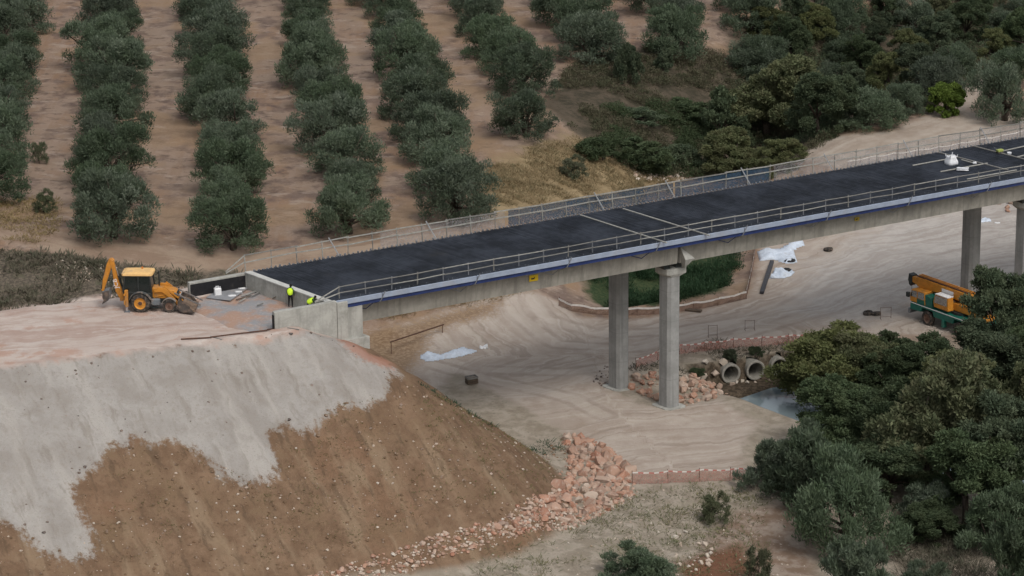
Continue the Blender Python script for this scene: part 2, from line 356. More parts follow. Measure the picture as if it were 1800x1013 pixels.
POL = {
 'm_road': hpoly([(640, 612), (690, 575), (830, 530), (880, 512), (945, 512), (985, 532), (1015, 556), (1100, 562), (1230, 545), (1312, 522), (1330, 470), (1335, 430), (1400, 405), (1500, 385), (1830, 320), (1830, 590), (1500, 592), (1200, 622), (1115, 655), (1080, 690), (1165, 722), (1260, 702), (1335, 742), (1305, 790), (1315, 832), (1112, 832), (1005, 768), (800, 655)]),
 'm_top': hpoly([(-400, 610), (0, 543), (180, 518), (340, 503), (450, 500)]) + [bw(-27.5, 6), bw(-27.5, -5.4)] + hpoly([(566, 592), (500, 596), (320, 612), (0, 650), (-400, 710)]),
 'm_grey': hpoly([(-400, 700), (0, 646), (320, 608), (500, 592), (560, 588), (600, 600), (640, 624), (690, 650), (668, 690), (640, 706), (585, 712), (556, 722), (540, 750), (505, 742), (462, 758), (480, 822), (450, 846), (402, 838), (340, 776), (240, 768), (175, 785), (118, 850), (128, 900), (152, 975), (110, 970), (0, 900), (-400, 800)]),
 'm_weed': hpoly([(-60, 436), (0, 440), (120, 448), (230, 468), (330, 478), (420, 474)]) + [bw(-31, 9), bw(-42, 14), bw(-56, 17)],
 'm_scrub': hpoly([(950, 190), (1000, 120), (1090, 88), (1270, 92), (1310, 40), (1560, 20), (1700, -10), (1830, -20), (1830, 95), (1705, 140), (1640, 190), (1460, 245), (1410, 280), (1230, 312), (1110, 300), (1010, 235)]),
 'm_dry': hpoly([(850, 300), (930, 262), (1010, 240), (1110, 302), (1190, 315), (1120, 350), (960, 372), (860, 385)]) ,
 'm_path': hpoly([(1400, 282), (1450, 246), (1560, 232), (1650, 195), (1722, 135), (1748, 142), (1705, 196), (1830, 205), (1830, 240), (1500, 310)]),
 'm_green': hpoly([(1025, 500), (1060, 420), (1300, 400), (1295, 465), (1270, 512), (1150, 538), (1040, 530)]),
 'm_bare': hpoly([(1290, 900), (1390, 880), (1430, 960), (1440, 1030), (1240, 1030), (1230, 960)]),
 'm_pale': hpoly([(1420, 470), (1560, 380), (1840, 330), (1840, 520), (1650, 530), (1500, 570), (1400, 550)]),
 'm_salm': hpoly([(580, 586), (602, 590), (648, 622), (694, 640), (690, 650), (640, 636), (600, 604)]),
 'm_dryb': hpoly([(640, 585), (740, 562), (880, 528), (868, 552), (760, 586), (650, 612)]),
 'm_red': hpoly([(1190, 990), (1300, 955), (1330, 1010), (1200, 1030)]) }
for k, p in POL.items(): setattr_f(k, sdf(X, Y, p))
vv[:, 2] += .10 * sstep(sdf(X, Y, POL['m_grey']) + 3.0 * fbm(X, Y, 1.4, 77, 3), -.4, .5) * sstep(EZ - z_emb(X, Y), .3, 1.2)
me.vertices.foreach_set('co', vv.ravel()); me.update()
_d, _, _ = pl_dist(X, Y, CHA); _f = (X - CUL[0]) * CULN[0] + (Y - CUL[1]) * CULN[1]; setattr_f('m_mud', np.minimum(4.6 - _d, (_f + .6) * 3))
setattr_f('m_emb', z_emb(X, Y) - z_base(X, Y))
roads = [P0((1900, 400), (1600, 455), (1400, 530), (1200, 590), (1000, 632), (900, 660)), P0((860, 505), (890, 560), (960, 612), (1120, 635), (1350, 585)),
         [tuple(at(u, v, EZ)[:2]) for u, v in ((-300, 640), (0, 598), (300, 572), (480, 545))], [tuple(at(u, v, 2.2)[:2]) for u, v in ((1380, 300), (1480, 270), (1620, 222), (1700, 195), (1735, 150), (1790, 60))],
         [tuple(at(u, v, 3.5)[:2]) for u, v in ((-100, 415), (0, 425), (200, 452), (420, 462), (620, 440), (800, 410))]]
bd = np.full(X.shape, 1e9); ba = np.zeros(X.shape)
for r_ in roads:
    d, al, sg = pl_dist(X, Y, r_); mk = d < bd; bd = np.where(mk, d, bd); ba = np.where(mk, al, ba)
    if r_ is roads[-1]: setattr_f('m_track', 2.2 - d)
_s1, _n1 = sn(X, Y); setattr_f('bs', _s1 + 100); setattr_f('bn', _n1 + 50)
TRK = [P0((1900, 385), (1690, 425), (1500, 498), (1300, 572), (1120, 612), (980, 606), (905, 566), (880, 520)), P0((1600, 395), (1500, 450), (1420, 520), (1300, 590)), P0((1800, 470), (1600, 500), (1400, 560), (1180, 628), (1000, 655), (860, 650)), P0((1400, 548), (1200, 580), (1060, 588), (960, 570), (915, 530)), P0((760, 640), (880, 672), (1000, 700), (1060, 730)),
       [tuple(at(u, v, EZ)[:2]) for u, v in ((-200, 632), (0, 606), (200, 590), (420, 566))], [tuple(at(u, v, EZ)[:2]) for u, v in ((-200, 600), (0, 578), (160, 560), (330, 552))], [tuple(at(u, v, 2.2)[:2]) for u, v in ((1400, 288), (1500, 262), (1630, 218), (1705, 188), (1735, 150))]]
_t = np.full(X.shape, 1e9)
for r_ in TRK: _t = np.minimum(_t, pl_dist(X, Y, r_)[0])
setattr_f('td', _t)
setattr_f('rd', bd); setattr_f('ra', ba)
# ploughed / wheel-marked alleys between the olive rows
setattr_f('m_row', np.abs(((X + .115 * (Y - 266) + 35.2) / 10.4) % 1.0 - .5))
g = NT('ground'); pos = g.pos()
n1 = g.noise(.12, 5, .6, pos); n2 = g.noise(.7, 5, .62, pos); n3 = g.noise(3.2, 4, .65, pos); n4 = g.noise(11.0, 3, .7, pos); nb = g.noise(.35, 5, .65, pos)
def edge(name, lo=-.35, hi=.35, amp=2.4, nz=None):
    v = g.math('ADD', g.attr(name), g.math('MULTIPLY', g.math('SUBTRACT', nz or n2, .5), amp)); return g.ramp(v, lo, hi)
cb = g.n('ShaderNodeCombineXYZ'); g.t.links.new(g.math('ADD', g.attr('rd'), g.math('MULTIPLY', n1, 5.0)), cb.inputs[0]); g.t.links.new(g.math('MULTIPLY', g.attr('ra'), .045), cb.inputs[1])
streak = g.math('ADD', g.math('MULTIPLY', g.noise(.75, 3, .5, cb.outputs[0]), .62), g.math('MULTIPLY', g.noise(.42, 5, .62, pos), .38)); streak2 = g.math('ADD', g.math('MULTIPLY', g.noise(2.4, 2, .5, cb.outputs[0]), .62), g.math('MULTIPLY', g.noise(.8, 4, .6, pos), .38))
# olive-grove soil: reddish brown with pale crust and faint tyre lines along the alleys
gv = g.mapv(pos, (1.0, .10, 1.0), (0, 0, R(6.5)))
soil = g.mix(g.ramp(n1, .36, .64), (.262, .172, .116), (.268, .202, .154)); soil = g.mix(g.ramp(g.noise(.9, 4, .6, gv), .42, .62, 0, .6), soil, (.300, .225, .175))
soil = g.mix(g.ramp(nb, .47, .62, 0, .8), soil, (.165, .118, .098)); soil = g.mix(g.ramp(n2, .52, .70, 0, .8), soil, (.130, .092, .074)); soil = g.mix(g.ramp(n3, .56, .72, 0, .45), soil, (.33, .27, .22))
soil = g.mix(g.ramp(g.noise(.5, 5, .7, g.mapv(pos, (.7, 1.3, 1), (0, 0, .12))), .54, .68, 0, .65), soil, (.38, .31, .255)); soil = g.mix(g.ramp(g.noise(.09, 3, .6, pos), .52, .62, 0, .55), soil, (.30, .205, .125))
# default near ground: pale dusty soil with grass specks
near = g.mix(g.ramp(n2, .38, .64), (.260, .220, .170), (.375, .325, .265)); near = g.mix(g.ramp(n3, .55, .70, 0, .55), near, (.155, .148, .095)); near = g.mix(g.ramp(nb, .54, .68, 0, .5), near, (.185, .165, .108))
s_sp = g.n('ShaderNodeSeparateXYZ'); g.t.links.new(pos, s_sp.inputs[0])
c = g.mix(g.ramp(s_sp.outputs[1], 246, 252), near, soil)
track = g.mix(g.ramp(streak, .4, .6), (.255, .180, .130), (.335, .255, .19)); c = g.mix(edge('m_track', -.8, .6, 2.0), c, track)
dry = g.mix(g.ramp(n2, .36, .64), (.225, .165, .090), (.315, .240, .140)); dry = g.mix(g.ramp(n3, .53, .70, 0, .6), dry, (.155, .115, .062)); c = g.mix(edge('m_dry', -2, 1.5, 5), c, dry)
weed = g.mix(g.ramp(n3, .4, .62), (.085, .072, .056), (.160, .132, .100)); weed = g.mix(g.ramp(n2, .55, .7, 0, .6), weed, (.095, .095, .060)); c = g.mix(edge('m_weed', -.6, .6, 2.5), c, weed)
scrub = g.mix(g.ramp(n2, .38, .62), (.050, .044, .030), (.098, .078, .056)); c = g.mix(edge('m_scrub', -1.2, 1.2, 4), c, scrub)
c = g.mix(edge('m_green', -.6, .6, 2), c, g.mix(g.ramp(n3, .4, .6), (.028, .050, .022), (.060, .075, .035)))
path = g.mix(g.ramp(streak, .38, .62), (.31, .25, .20), (.42, .36, .30)); c = g.mix(edge('m_path', -.8, .8, 2.5), c, path)
road = g.mix(g.ramp(streak, .40, .60), (.365, .302, .250), (.450, .388, .332)); road = g.mix(g.ramp(streak2, .52, .66, 0, .6), road, (.500, .440, .385)); road = g.mix(g.ramp(g.noise(1.9, 2, .45, cb.outputs[0]), .56, .66, 0, .5), road, (.255, .205, .165))
road = g.mix(g.ramp(nb, .50, .68, 0, .55), road, (.300, .235, .185)); road = g.mix(g.ramp(n4, .60, .75, 0, .35), road, (.20, .165, .135)); tw_ = g.math('ABSOLUTE', g.math('SUBTRACT', g.math('ADD', g.attr('td'), g.math('MULTIPLY', g.math('SUBTRACT', n2, .5), .5)), .9)); rutm = g.math('MULTIPLY', g.ramp(tw_, .10, .42, 1, 0), g.ramp(nb, .36, .58, .25, .9))
road = g.mix(g.ramp(g.attr('td'), .3, 2.2, .35, 0), road, (.50, .445, .39)); road = g.mix(g.math('MULTIPLY', rutm, .55), road, (.265, .212, .172))
road = g.mix(g.math('MULTIPLY', edge('m_pale', -3, 3, 9), .65), road, g.mix(g.ramp(streak2, .4, .6), (.36, .335, .315), (.47, .45, .425))); c = g.mix(edge('m_road', -.5, .7, 1.6), c, road)
bare = g.mix(g.ramp(n2, .4, .62), (.215, .150, .108), (.33, .27, .22)); c = g.mix(edge('m_bare', -.8, .8, 3), c, bare); c = g.mix(edge('m_red', -.8, .8, 2.5), c, (.17, .085, .052))
c = g.mix(edge('m_mud', -.8, .8, 2.0), c, g.mix(g.ramp(n3, .42, .6), (.055, .043, .030), (.120, .092, .066)))
# embankment fill: brown soil, damp and dry patches, streaks running down the slope
dv = g.n('ShaderNodeCombineXYZ'); g.t.links.new(g.math('ADD', g.attr('bs'), g.math('MULTIPLY', n2, .9)), dv.inputs[0]); g.t.links.new(g.math('MULTIPLY', g.attr('bn'), .20), dv.inputs[1]); dwn = dv.outputs[0]
brn = g.mix(g.ramp(n2, .34, .66), (.152, .096, .060), (.222, .146, .094)); brn = g.mix(g.ramp(nb, .48, .66, 0, .6), brn, (.160, .108, .064)); brn = g.mix(g.ramp(n1, .5, .66, 0, .5), brn, (.205, .118, .072))
brn = g.mix(g.ramp(n3, .53, .70, 0, .6), brn, (.112, .074, .046)); brn = g.mix(g.ramp(n4, .60, .74, 0, .6), brn, (.31, .235, .17)); brn = g.mix(g.ramp(g.noise(.55, 4, .6, dwn), .52, .66, 0, .65), brn, (.260, .190, .125)); brn = g.mix(g.ramp(g.noise(1.6, 4, .6, dwn), .53, .68, 0, .7), brn, (.105, .070, .045))
c = g.mix(edge('m_emb', .0, .5, .9), c, brn)
gry = g.mix(g.ramp(nb, .36, .64), (.275, .252, .228), (.350, .330, .306)); gry = g.mix(g.ramp(n3, .52, .70, 0, .55), gry, (.26, .225, .190)); gry = g.mix(g.ramp(g.noise(.5, 4, .6, dwn), .48, .64, 0, .7), gry, (.385, .360, .328)); gry = g.mix(g.ramp(g.noise(1.5, 4, .65, dwn), .53, .68, 0, .6), gry, (.225, .200, .172)); gry = g.mix(g.ramp(n4, .57, .70, 0, .6), gry, (.20, .17, .145)); gry = g.mix(g.ramp(n2, .56, .70, 0, .5), gry, (.255, .23, .205))
c = g.mix(edge('m_grey', -.42, .32, 6.5, g.math('ADD', g.math('ADD', g.math('MULTIPLY', n2, .24), g.math('MULTIPLY', n3, .30)), g.math('ADD', g.math('MULTIPLY', n4, .16), g.math('MULTIPLY', g.noise(1.1, 5, .65, dwn), .42)))), c, gry)
top = g.mix(g.ramp(streak, .38, .60), (.400, .298, .250), (.510, .430, .380)); top = g.mix(g.ramp(streak2, .50, .66, 0, .7), top, (.56, .50, .455)); top = g.mix(g.ramp(nb, .54, .66, 0, .6), top, (.42, .245, .175)); top = g.mix(g.ramp(n3, .6, .74, 0, .4), top, (.30, .22, .18)); top = g.mix(g.math('MULTIPLY', rutm, .45), top, (.36, .255, .205))
c = g.mix(edge('m_top', -.3, .5, 1.5), c, top)
c = g.mix(g.math('MULTIPLY', edge('m_salm', -.4, .4, 2.0, n3), .8), c, (.36, .19, .135)); c = g.mix(g.math('MULTIPLY', edge('m_dryb', -.8, .8, 4, n3), .85), c, g.mix(g.ramp(n3, .4, .62), (.19, .115, .062), (.30, .21, .13)))
g.base(c, .92, .12)
g.bump(g.math('ADD', g.math('ADD', g.math('MULTIPLY', n3, .6), g.math('MULTIPLY', n4, .4)), g.math('ADD', g.math('MULTIPLY', streak2, .12), g.math('MULTIPLY', g.noise(1.5, 4, .65, dwn), .35))), .16, .85)
me.materials.append(g.m)
tag(link('ground', me), kind='structure')
# gravel pad between the wing walls
b = MB(); N1, N2 = 30, 40
for i in range(N1):
    for j in range(N2):
        s_ = -37.5 + 9.2 * i / (N1 - 1); n_ = -4.56 + 9.3 * j / (N2 - 1)
        x, y = bw(s_ + SKEW * n_, n_); b.v.append((x, y, 12.93 + .12 * float(fbm(np.array([x]), np.array([y]), 2.0, 5, 3)[0]) - .35 * max(0, (-35.5 - s_) / 2)))
b.f = [(i * N2 + j, (i + 1) * N2 + j, (i + 1) * N2 + j + 1, i * N2 + j + 1) for i in range(N1 - 1) for j in range(N2 - 1)]; b.mi = [0] * len(b.f)
p_ = NT('gravel_pad'); po = p_.pos(); pc = p_.mix(p_.ramp(p_.noise(.45, 4, .6, po), .40, .60), (.27, .27, .275), (.36, .235, .175)); pc = p_.mix(p_.ramp(p_.noise(5, 4, .7, po), .5, .7, 0, .6), pc, (.46, .40, .36)); p_.base(pc, .92, .12); p_.bump(p_.noise(6, 4, .7, po), .06, .7)
tag(b.build('gravel_pad', p_.m, None, True), kind='structure')
# stream
b = MB(); wz = -1.86
W = [(CUL + CULN * 3.0, 2.6), (np.array([20.6, 241.0]), 3.0), (np.array([23.8, 236.8]), 3.4), (np.array([30, 229.5]), 2.5), (np.array([38, 221.0]), 2.5)]
for i, (q, hw) in enumerate(W):
    a_ = W[max(i - 1, 0)][0]; c_ = W[min(i + 1, len(W) - 1)][0]; d = c_ - a_; d /= np.hypot(*d); nrm = np.array([-d[1], d[0]])
    b.v += [tuple(q + nrm * hw) + (wz,), tuple(q - nrm * hw) + (wz,)]
b.f = [(2 * i, 2 * i + 1, 2 * i + 3, 2 * i + 2) for i in range(len(W) - 1)]; b.mi = [0] * len(b.f)
tag(b.build('stream_water', WATER), kind='structure')

# ------------------------------------------------------------------ bridge
BR = empty('concrete_bridge', (BO[0], BO[1], 0), BA, 'half-built concrete bridge with black reinforcement on its deck, over the sandy valley', 'bridge')
PIERS = (0.0, 34.6, 69.2); S0, S1 = -30.2, 71.5
def girder(s0, s1, nc):
    b = MB(); w0, w1 = .93, 1.10
    q = lambda a, n, z: (a + SKEW * n, n, z)
    pr = [(nc - w0, 11.95), (nc + w0, 11.95), (nc + w1, 13.72), (nc - w1, 13.72)]
    k = max(int((s1 - s0) / 6), 1)
    b.v = [q(s0 + (s1 - s0) * i / k, n, z) for i in range(k + 1) for n, z in pr]
    b.f = [(4 * i + j, 4 * i + (j + 1) % 4, 4 * i + 4 + (j + 1) % 4, 4 * i + 4 + j) for i in range(k) for j in range(4)] + [(3, 2, 1, 0), tuple(4 * k + j for j in range(4))]
    b.mi = [0] * len(b.f); return b.build('girder', CONC, BR)
for s0, s1 in ((-28.3, -.12), (.12, 34.48), (34.72, 69.08)):
    for nc in (-2.8, 2.8): girder(s0, s1, nc)
b = MB(); b.skbox(S0, S1, -4.7, 4.95, 13.93, 14.17); b.build('deck_slab', SLAB, BR)
b = MB()
for i in range(58):
    n = -4.55 + 9.3 * i / 57; b.hexa([(S0 + .1 + SKEW * n, n - .02, 14.20), (S1 + SKEW * n, n - .02, 14.20), (S1 + SKEW * n, n + .02, 14.20), (S0 + .1 + SKEW * n, n + .02, 14.20), (S0 + .1 + SKEW * n, n - .02, 14.235), (S1 + SKEW * n, n - .02, 14.235), (S1 + SKEW * n, n + .02, 14.235), (S0 + .1 + SKEW * n, n + .02, 14.235)])
s_ = S0 + .3
while s_ < S1:
    j = random.uniform(-.02, .02); b.skbox(s_ + j, s_ + j + .035, -4.6, 4.85, 14.238, 14.27 + random.uniform(0, .02)); s_ += .19
tag(b.build('reinforcement_mat', BAR, BR), kind='stuff')
b = MB(); s_ = S0 + .2
while s_ < S1:
    j = random.uniform(-.04, .04); h = random.uniform(.12, .24)
    b.box(s_ + j + SKEW * 4.9, s_ + j + SKEW * 4.9 + .12, 4.86, 4.93, 14.17, 14.17 + h)
    if random.random() < .5: b.box(s_ + j + SKEW * -4.45, s_ + j + SKEW * -4.45 + .03, -4.50, -4.47, 14.17, 14.17 + h * .8)
    s_ += .36
tag(b.build('starter_bars', STEELG, BR), kind='stuff')
joints = [S0 + 1.0] + [-25.3 + 7.85 * k for k in range(13)]
joints = [q for q in joints if q < S1] + [S1 + 1]
for a_, c_ in zip(joints[:-1], joints[1:]):
    b = MB(); dz = random.uniform(-.012, .012); dn = random.uniform(-.012, .012)
    b.box(a_ + .025, c_ - .025, -4.88 + dn, -4.76 + dn, 13.90 + dz, 14.27 + dz); b.build('edge_panel', FASC, BR, bevel=.012)
    b = MB(); b.prism([(-4.74, 13.90), (-4.74, 13.60), (-3.92, 13.42), (-3.92, 13.90)], a_ + .02, c_ - .02, 'x'); b.build('formwork_panel', BLUE, BR)
    if a_ > S0 + 2:
        b = MB(); b.bar((a_ + .22, -4.93, 14.42), (a_ - .22, -4.93, 13.66), .06, .05); b.bar((a_ - .22, -4.90, 13.68), (a_ - .22, -4.0, 13.3), .05); b.build('clamp', STEELG, BR)
        b = MB(); b.bar((a_ - 1.9, -3.99, 13.36), (a_ - 1.0, -4.12, 13.02), .05); b.bar((a_ - 1.0, -4.12, 13.02), (a_ - .7, -4.7, 13.58), .05); b.build('bracket', BLUE if random.random() < .4 else STEELG, BR)
for k in range(25):
    a_ = S0 - .6 + 4.1 * k
    for j, n in enumerate((5.02, 5.30, 5.58)):
        b = MB(); b.box(a_ + .02 + random.uniform(-.1, .1), a_ + 4.06, n, n + .25, 13.86 + random.uniform(0, .02), 13.90); b.build('walkway_plank', WOODL if random.random() < .6 else WOOD, BR)
def octo(cx, cy, hx, hy, ch):
    p = [(hx, -hy + ch), (hx, hy - ch), (hx - ch, hy), (-hx + ch, hy), (-hx, hy - ch), (-hx, -hy + ch), (-hx + ch, -hy), (hx - ch, -hy)]
    return [(cx + x + SKEW * y, cy + y) for x, y in p]
for ps in PIERS[:3]:
    for nc in (-2.8, 2.8):
        cs = ps + SKEW * nc
        b = MB(); b.prism(octo(cs, nc, .56, .62, .20), -2.5, 11.0, 'z'); cl = b.build('column', CONCD, BR)
        b = MB(); gz_ = zat(*bw(cs, nc)); b.prism(octo(cs, nc, .95, 1.0, .3), -2.6, gz_ + .07, 'z'); b.build('footing', CONCP, BR)
        b = MB(); lo = octo(cs, nc, .57, .66, .20); hi = octo(cs + .10, nc, .88, .76, .12)
        b.add([p + (10.80,) for p in lo] + [p + (11.02,) for p in hi] + [p + (11.45,) for p in hi], [tuple(range(8))[::-1]] + [(r * 8 + i, r * 8 + (i + 1) % 8, r * 8 + 8 + (i + 1) % 8, r * 8 + 8 + i) for r in range(2) for i in range(8)] + [tuple(16 + i for i in range(8))])
        b.build('column_head', CONCP, BR)
        for e in (-.55, .55):
            b = MB(); b.box(cs + e - .25, cs + e + .25, nc - .45, nc + .45, 11.45, 11.95); b.build('bearing', DKG, BR)
    b = MB(); b.add([(ps + .85, -3.93, 13.30), (ps + 2.05, -4.12, 12.25), (ps + 1.15, -4.10, 11.60), (ps + .85, -3.70, 13.30), (ps + 2.05, -3.70, 12.25), (ps + 1.15, -3.70, 11.60), (ps + 1.0, -4.45, 12.35)],
                    [(0, 1, 6), (1, 2, 6), (2, 0, 6), (5, 4, 3), (0, 3, 4, 1), (1, 4, 5, 2), (2, 5, 3, 0)]); b.build('shear_block', CONCP, BR)
b = MB(); b.skbox(S0 - .42, S0 - .02, -4.55, 5.0, 10.0, 14.20); bwl = b.build('back_wall', CONCP, BR, bevel=.02)
b = MB(); b.skbox(S0 - .50, S0 + .02, -4.50, 4.95, 14.203, 14.27); b.build('coping', simple('coping_white', (.50, .50, .47), .8, .12, 1.5, .2), bwl)
b = MB(); b.skbox(S0 - .02, S0 + 2.1, -4.3, 4.6, 7.0, 11.70); b.build('abutment_body', CONCP, BR)
for n0, n1 in ((-4.72, -4.32), (4.5, 4.9)):
    b = MB(); b.skbox(S0 - .02, S0 + 2.32, n0, n1, 7.0, 13.58); b.build('cheek_wall', CONCP, BR, bevel=.015)
b = MB(); b.skbox(S0 - .3, S0 + 2.55, -5.15, 5.2, 6.5, 11.28); b.build('plinth', CONCP, BR, bevel=.02)
b = MB(); b.box(-34.0, -29.05, -4.98, -4.60, 10.5, 14.30); ww = b.build('wing_wall', CONCP, BR, bevel=.02)
b = MB(); b.box(-34.04, -34.005, -4.93, -4.62, 12.5, 14.05); b.build('end_membrane', BLACK, ww)
b = MB(); b.box(-29.045, -28.2, -5.06, -4.735, 10.6, 14.18); b.build('wing_wall_post', CONCP, BR, bevel=.02)
b = MB(); b.box(-36.2, -30.75, 4.98, 5.36, 11.0, 14.12); wf = b.build('wing_wall', CONCP, BR, bevel=.02)
b = MB(); b.box(-36.15, -31.5, 4.955, 4.977, 12.4, 13.98); b.build('membrane', BLACK, wf)

# guard railings
GR = empty('guard_railing', (*bw(0, -4.3), 14.2), BA, 'weathered timber guard railing behind the white edge panels of the bridge deck', 'railing')
ps_ = [-28.5 + 2.13 * k for k in range(47)]
for k, s_ in enumerate(ps_):
    b = MB(); l = random.uniform(-.04, .04); b.bar((s_, 0, -.02), (s_ + l, random.uniform(-.03, .03), 1.0), .065, .065); b.build('post', STEELG if k % 3 else WOOD, GR)
for zz in (.93, .46):
    for k in range(0, 46, 2):
        b = MB(); j = random.uniform(-.05, .05)
        mid = ((ps_[k] + ps_[k + 2]) / 2, -.05, zz + random.uniform(-.05, .02)); a_ = (ps_[k] - .1, -.05, zz + j * .5); c_ = (ps_[k + 2] + .1, -.05, zz - j * .5)
        b.bar(a_, mid, .03, .065); b.bar(mid, c_, .03, .065); b.build('rail', WOODL if random.random() < .35 else WOOD, GR)
    b = MB(); b.bar((ps_[0], -.05, zz), (ps_[0] - 2.0, -.05, zz * .12 + .02), .035, .085); b.build('rail', WOODL, GR)
GF = empty('guard_railing', (*bw(0, 5.75), 13.9), BA, 'timber guard railing with netting along the walkway on the olive grove side', 'railing')
psf = [-31.3 + 2.13 * k for k in range(48)]
for k, s_ in enumerate(psf):
    b = MB(); l = random.uniform(-.08, .08); b.bar((s_, 0, -.02), (s_ + l, .08, 1.45 + random.uniform(-.05, .08)), .06, .06); b.build('post', WOOD if k % 3 else WOODL, GF)
for zz in (1.38, .86):
    for k in range(0, 47, 2):
        b = MB(); j = random.uniform(-.07, .07); b.bar((psf[k] - .1, .02, zz + j), (psf[min(k + 2, 47)] + .1, .02, zz - j), .035, .09); b.build('rail', WOODL if random.random() < .7 else WOOD, GF)
    b = MB(); b.bar((psf[0], .02, zz), (psf[0] - 1.6, .02, zz * .25), .035, .09); b.build('rail', WOODL, GF)
for s_ in (-24.2, -15.9, -.9, 5.7, 12.9, 21, 29.0, 37):
    b = MB(); b.bar((s_ + .55, -.55, .0), (s_ - .15, .03, 1.62), .07, .07); b.build('prop', simple('galvanised_prop', (.32, .33, .34), .5, .1, 3, .4), GF)
for a_, c_, mt in ((-20, -9.1, NETW), (-8.8, 6.3, NETB), (6.5, 15.5, NETB), (16, 42, NETW)):
    b = MB(); k = int((c_ - a_) / 1.05); 
    for i in range(k + 1):
        q = a_ + (c_ - a_) * i / k; b.v += [(q, .06, .06), (q, .075 + .02 * math.sin(i * 2.1), .7), (q, .07, 1.34 - .07 * abs(math.sin(i * 1.5)))]
    b.f = [(3 * i + j, 3 * i + 3 + j, 3 * i + 4 + j, 3 * i + 1 + j) for i in range(k) for j in range(2)]; b.mi = [0] * len(b.f); b.build('net', mt, GF)

# things lying on the deck
def deck(u, v, z=14.28): return at(u, v, z)
def timber(name, p, q, wd, ht, mt, label, cat, group=None):
    p = Vector(p); q = Vector(q); L = (q - p).length; o = empty(name, p, 0)
    bpy.data.objects.remove(o)
    b = MB(); d = q - p; b.bar((0, 0, 0), d, wd, ht); b.cur = 0
    o = b.build(name, mt, None, bevel=min(wd, ht) * .15); o.location = p; return tag(o, label, cat, group)
for a_, c_, l in (((1020, 378), (1172, 427), 'long timber batten across the black deck, the one nearer the abutment'), ((1095, 367), (1247, 414), 'long timber batten across the black deck above the first pier'), ((1650, 268), (1772, 299), 'brown timber batten across the deck beside the white bulk sack'), ((1712, 257), (1812, 283), 'timber batten across the deck beside the yellow-green trolley')):
    timber('timber_batten', deck(*a_, 14.33), deck(*c_, 14.33), .12, .08, WOODL if a_[0] < 1500 else WOOD, l, 'timber')
for a_, c_, l in (((1604, 291), (1664, 280), 'pale pole on the deck running under the white bulk sack'), ((1653, 302), (1736, 287), 'pale pole on the deck with a flat white sack lying on it'), ((1690, 281), (1715, 288), 'short curved pole end on the deck beside the bulk sack'), ((1700, 315), (1787, 299), 'pale pole lying along the deck just inside the timber railing'), ((1752, 268), (1815, 254), 'pale pole on the deck running from the yellow-green trolley'), ((1788, 276), (1830, 267), 'pale pole end on the deck near the small white bag')):
    timber('pole', deck(*a_, 14.33), deck(*c_, 14.33), .11, .08, WOODL, l, 'pole')
def sack(name, p, sx, sy, sz, label, seed, mt=WHTC, loops=False, rz=0.0):
    rs = random.Random(seed); bm = bmesh.new(); bmesh.ops.create_cube(bm, size=1); bmesh.ops.subdivide_edges(bm, edges=bm.edges[:], cuts=4, use_grid_fill=True)
    for v in bm.verts:
        q = v.co; f = 1 + .12 * math.sin(q.z * 5 + seed) - .18 * max(0, q.z) * 2 * rs.random(); r = 1 - .10 * (abs(q.x * 2) ** 3) * (abs(q.y * 2) ** 3)
        v.co = Vector((q.x * sx * f * r + rs.uniform(-.03, .03) * sx, q.y * sy * f * r + rs.uniform(-.03, .03) * sy, (q.z + .5) * sz * (1 + rs.uniform(-.12, .12) * (q.z > .3))))
    me = bpy.data.meshes.new(name); bm.to_mesh(me); bm.free(); me.materials.append(mt); me.shade_smooth()
    if not loops: o = link(name, me, None, tuple(p), (0, 0, rz)); return tag(o, label, 'sack')
    o = empty(name, p, rz, label, 'sack'); link('body', me, o)
    for x, y in ((-.4, -.4), (.4, -.4), (.4, .4), (-.4, .4)):
        b = MB(); b.tube([(x * sx, y * sy, sz * .9), (x * sx * 1.12, y * sy * 1.1, sz * 1.22), (x * sx * .8, y * sy * .9, sz * .93)], .035, 5); b.build('lifting_loop', mt, o)
    return o
sack('bulk_sack', deck(1672, 289, 14.27), .82, .82, .72, 'white woven bulk sack standing on the black deck', 3, loops=True, rz=.5)
sack('small_sack', deck(1692, 299, 14.36), .95, .4, .18, 'flat white sack lying across a pale pole on the deck', 5, rz=-.1)
sack('small_sack', deck(1774, 271, 14.27), .34, .3, .16, 'small white bag on the deck past the yellow-green trolley', 6)
sack('small_sack', deck(1713, 288, 14.33), .30, .2, .16, 'tiny white bag at the end of a curved pole on the deck', 8)
TR = empty('trolley', deck(1757, 270, 14.27), .5, 'small yellow-green trolley standing on a batten on the deck', 'trolley'); TR.scale = (.7, .7, .7)
b = MB(); b.prism([(-.35, .25), (.35, .25), (.45, .5), (-.42, .5)], -.25, .25); b.build('tray', simple('trolley_green', (.33, .38, .10), .6), TR, bevel=.02)
for x in (-.25, .25):
    for y in (-.24, .24): b = MB(); b.lathe([(0, y - .03), (.11, y - .03), (.11, y + .03), (0, y + .03)], 12, 'y', (x, 0, .11)); b.build('wheel', TYRE, TR)
b = MB(); b.bar((-.42, -.2, .5), (-.75, -.2, .85), .03); b.bar((-.42, .2, .5), (-.75, .2, .85), .03); b.bar((-.75, -.2, .85), (-.75, .2, .85), .03); b.build('handle', STEELG, TR)
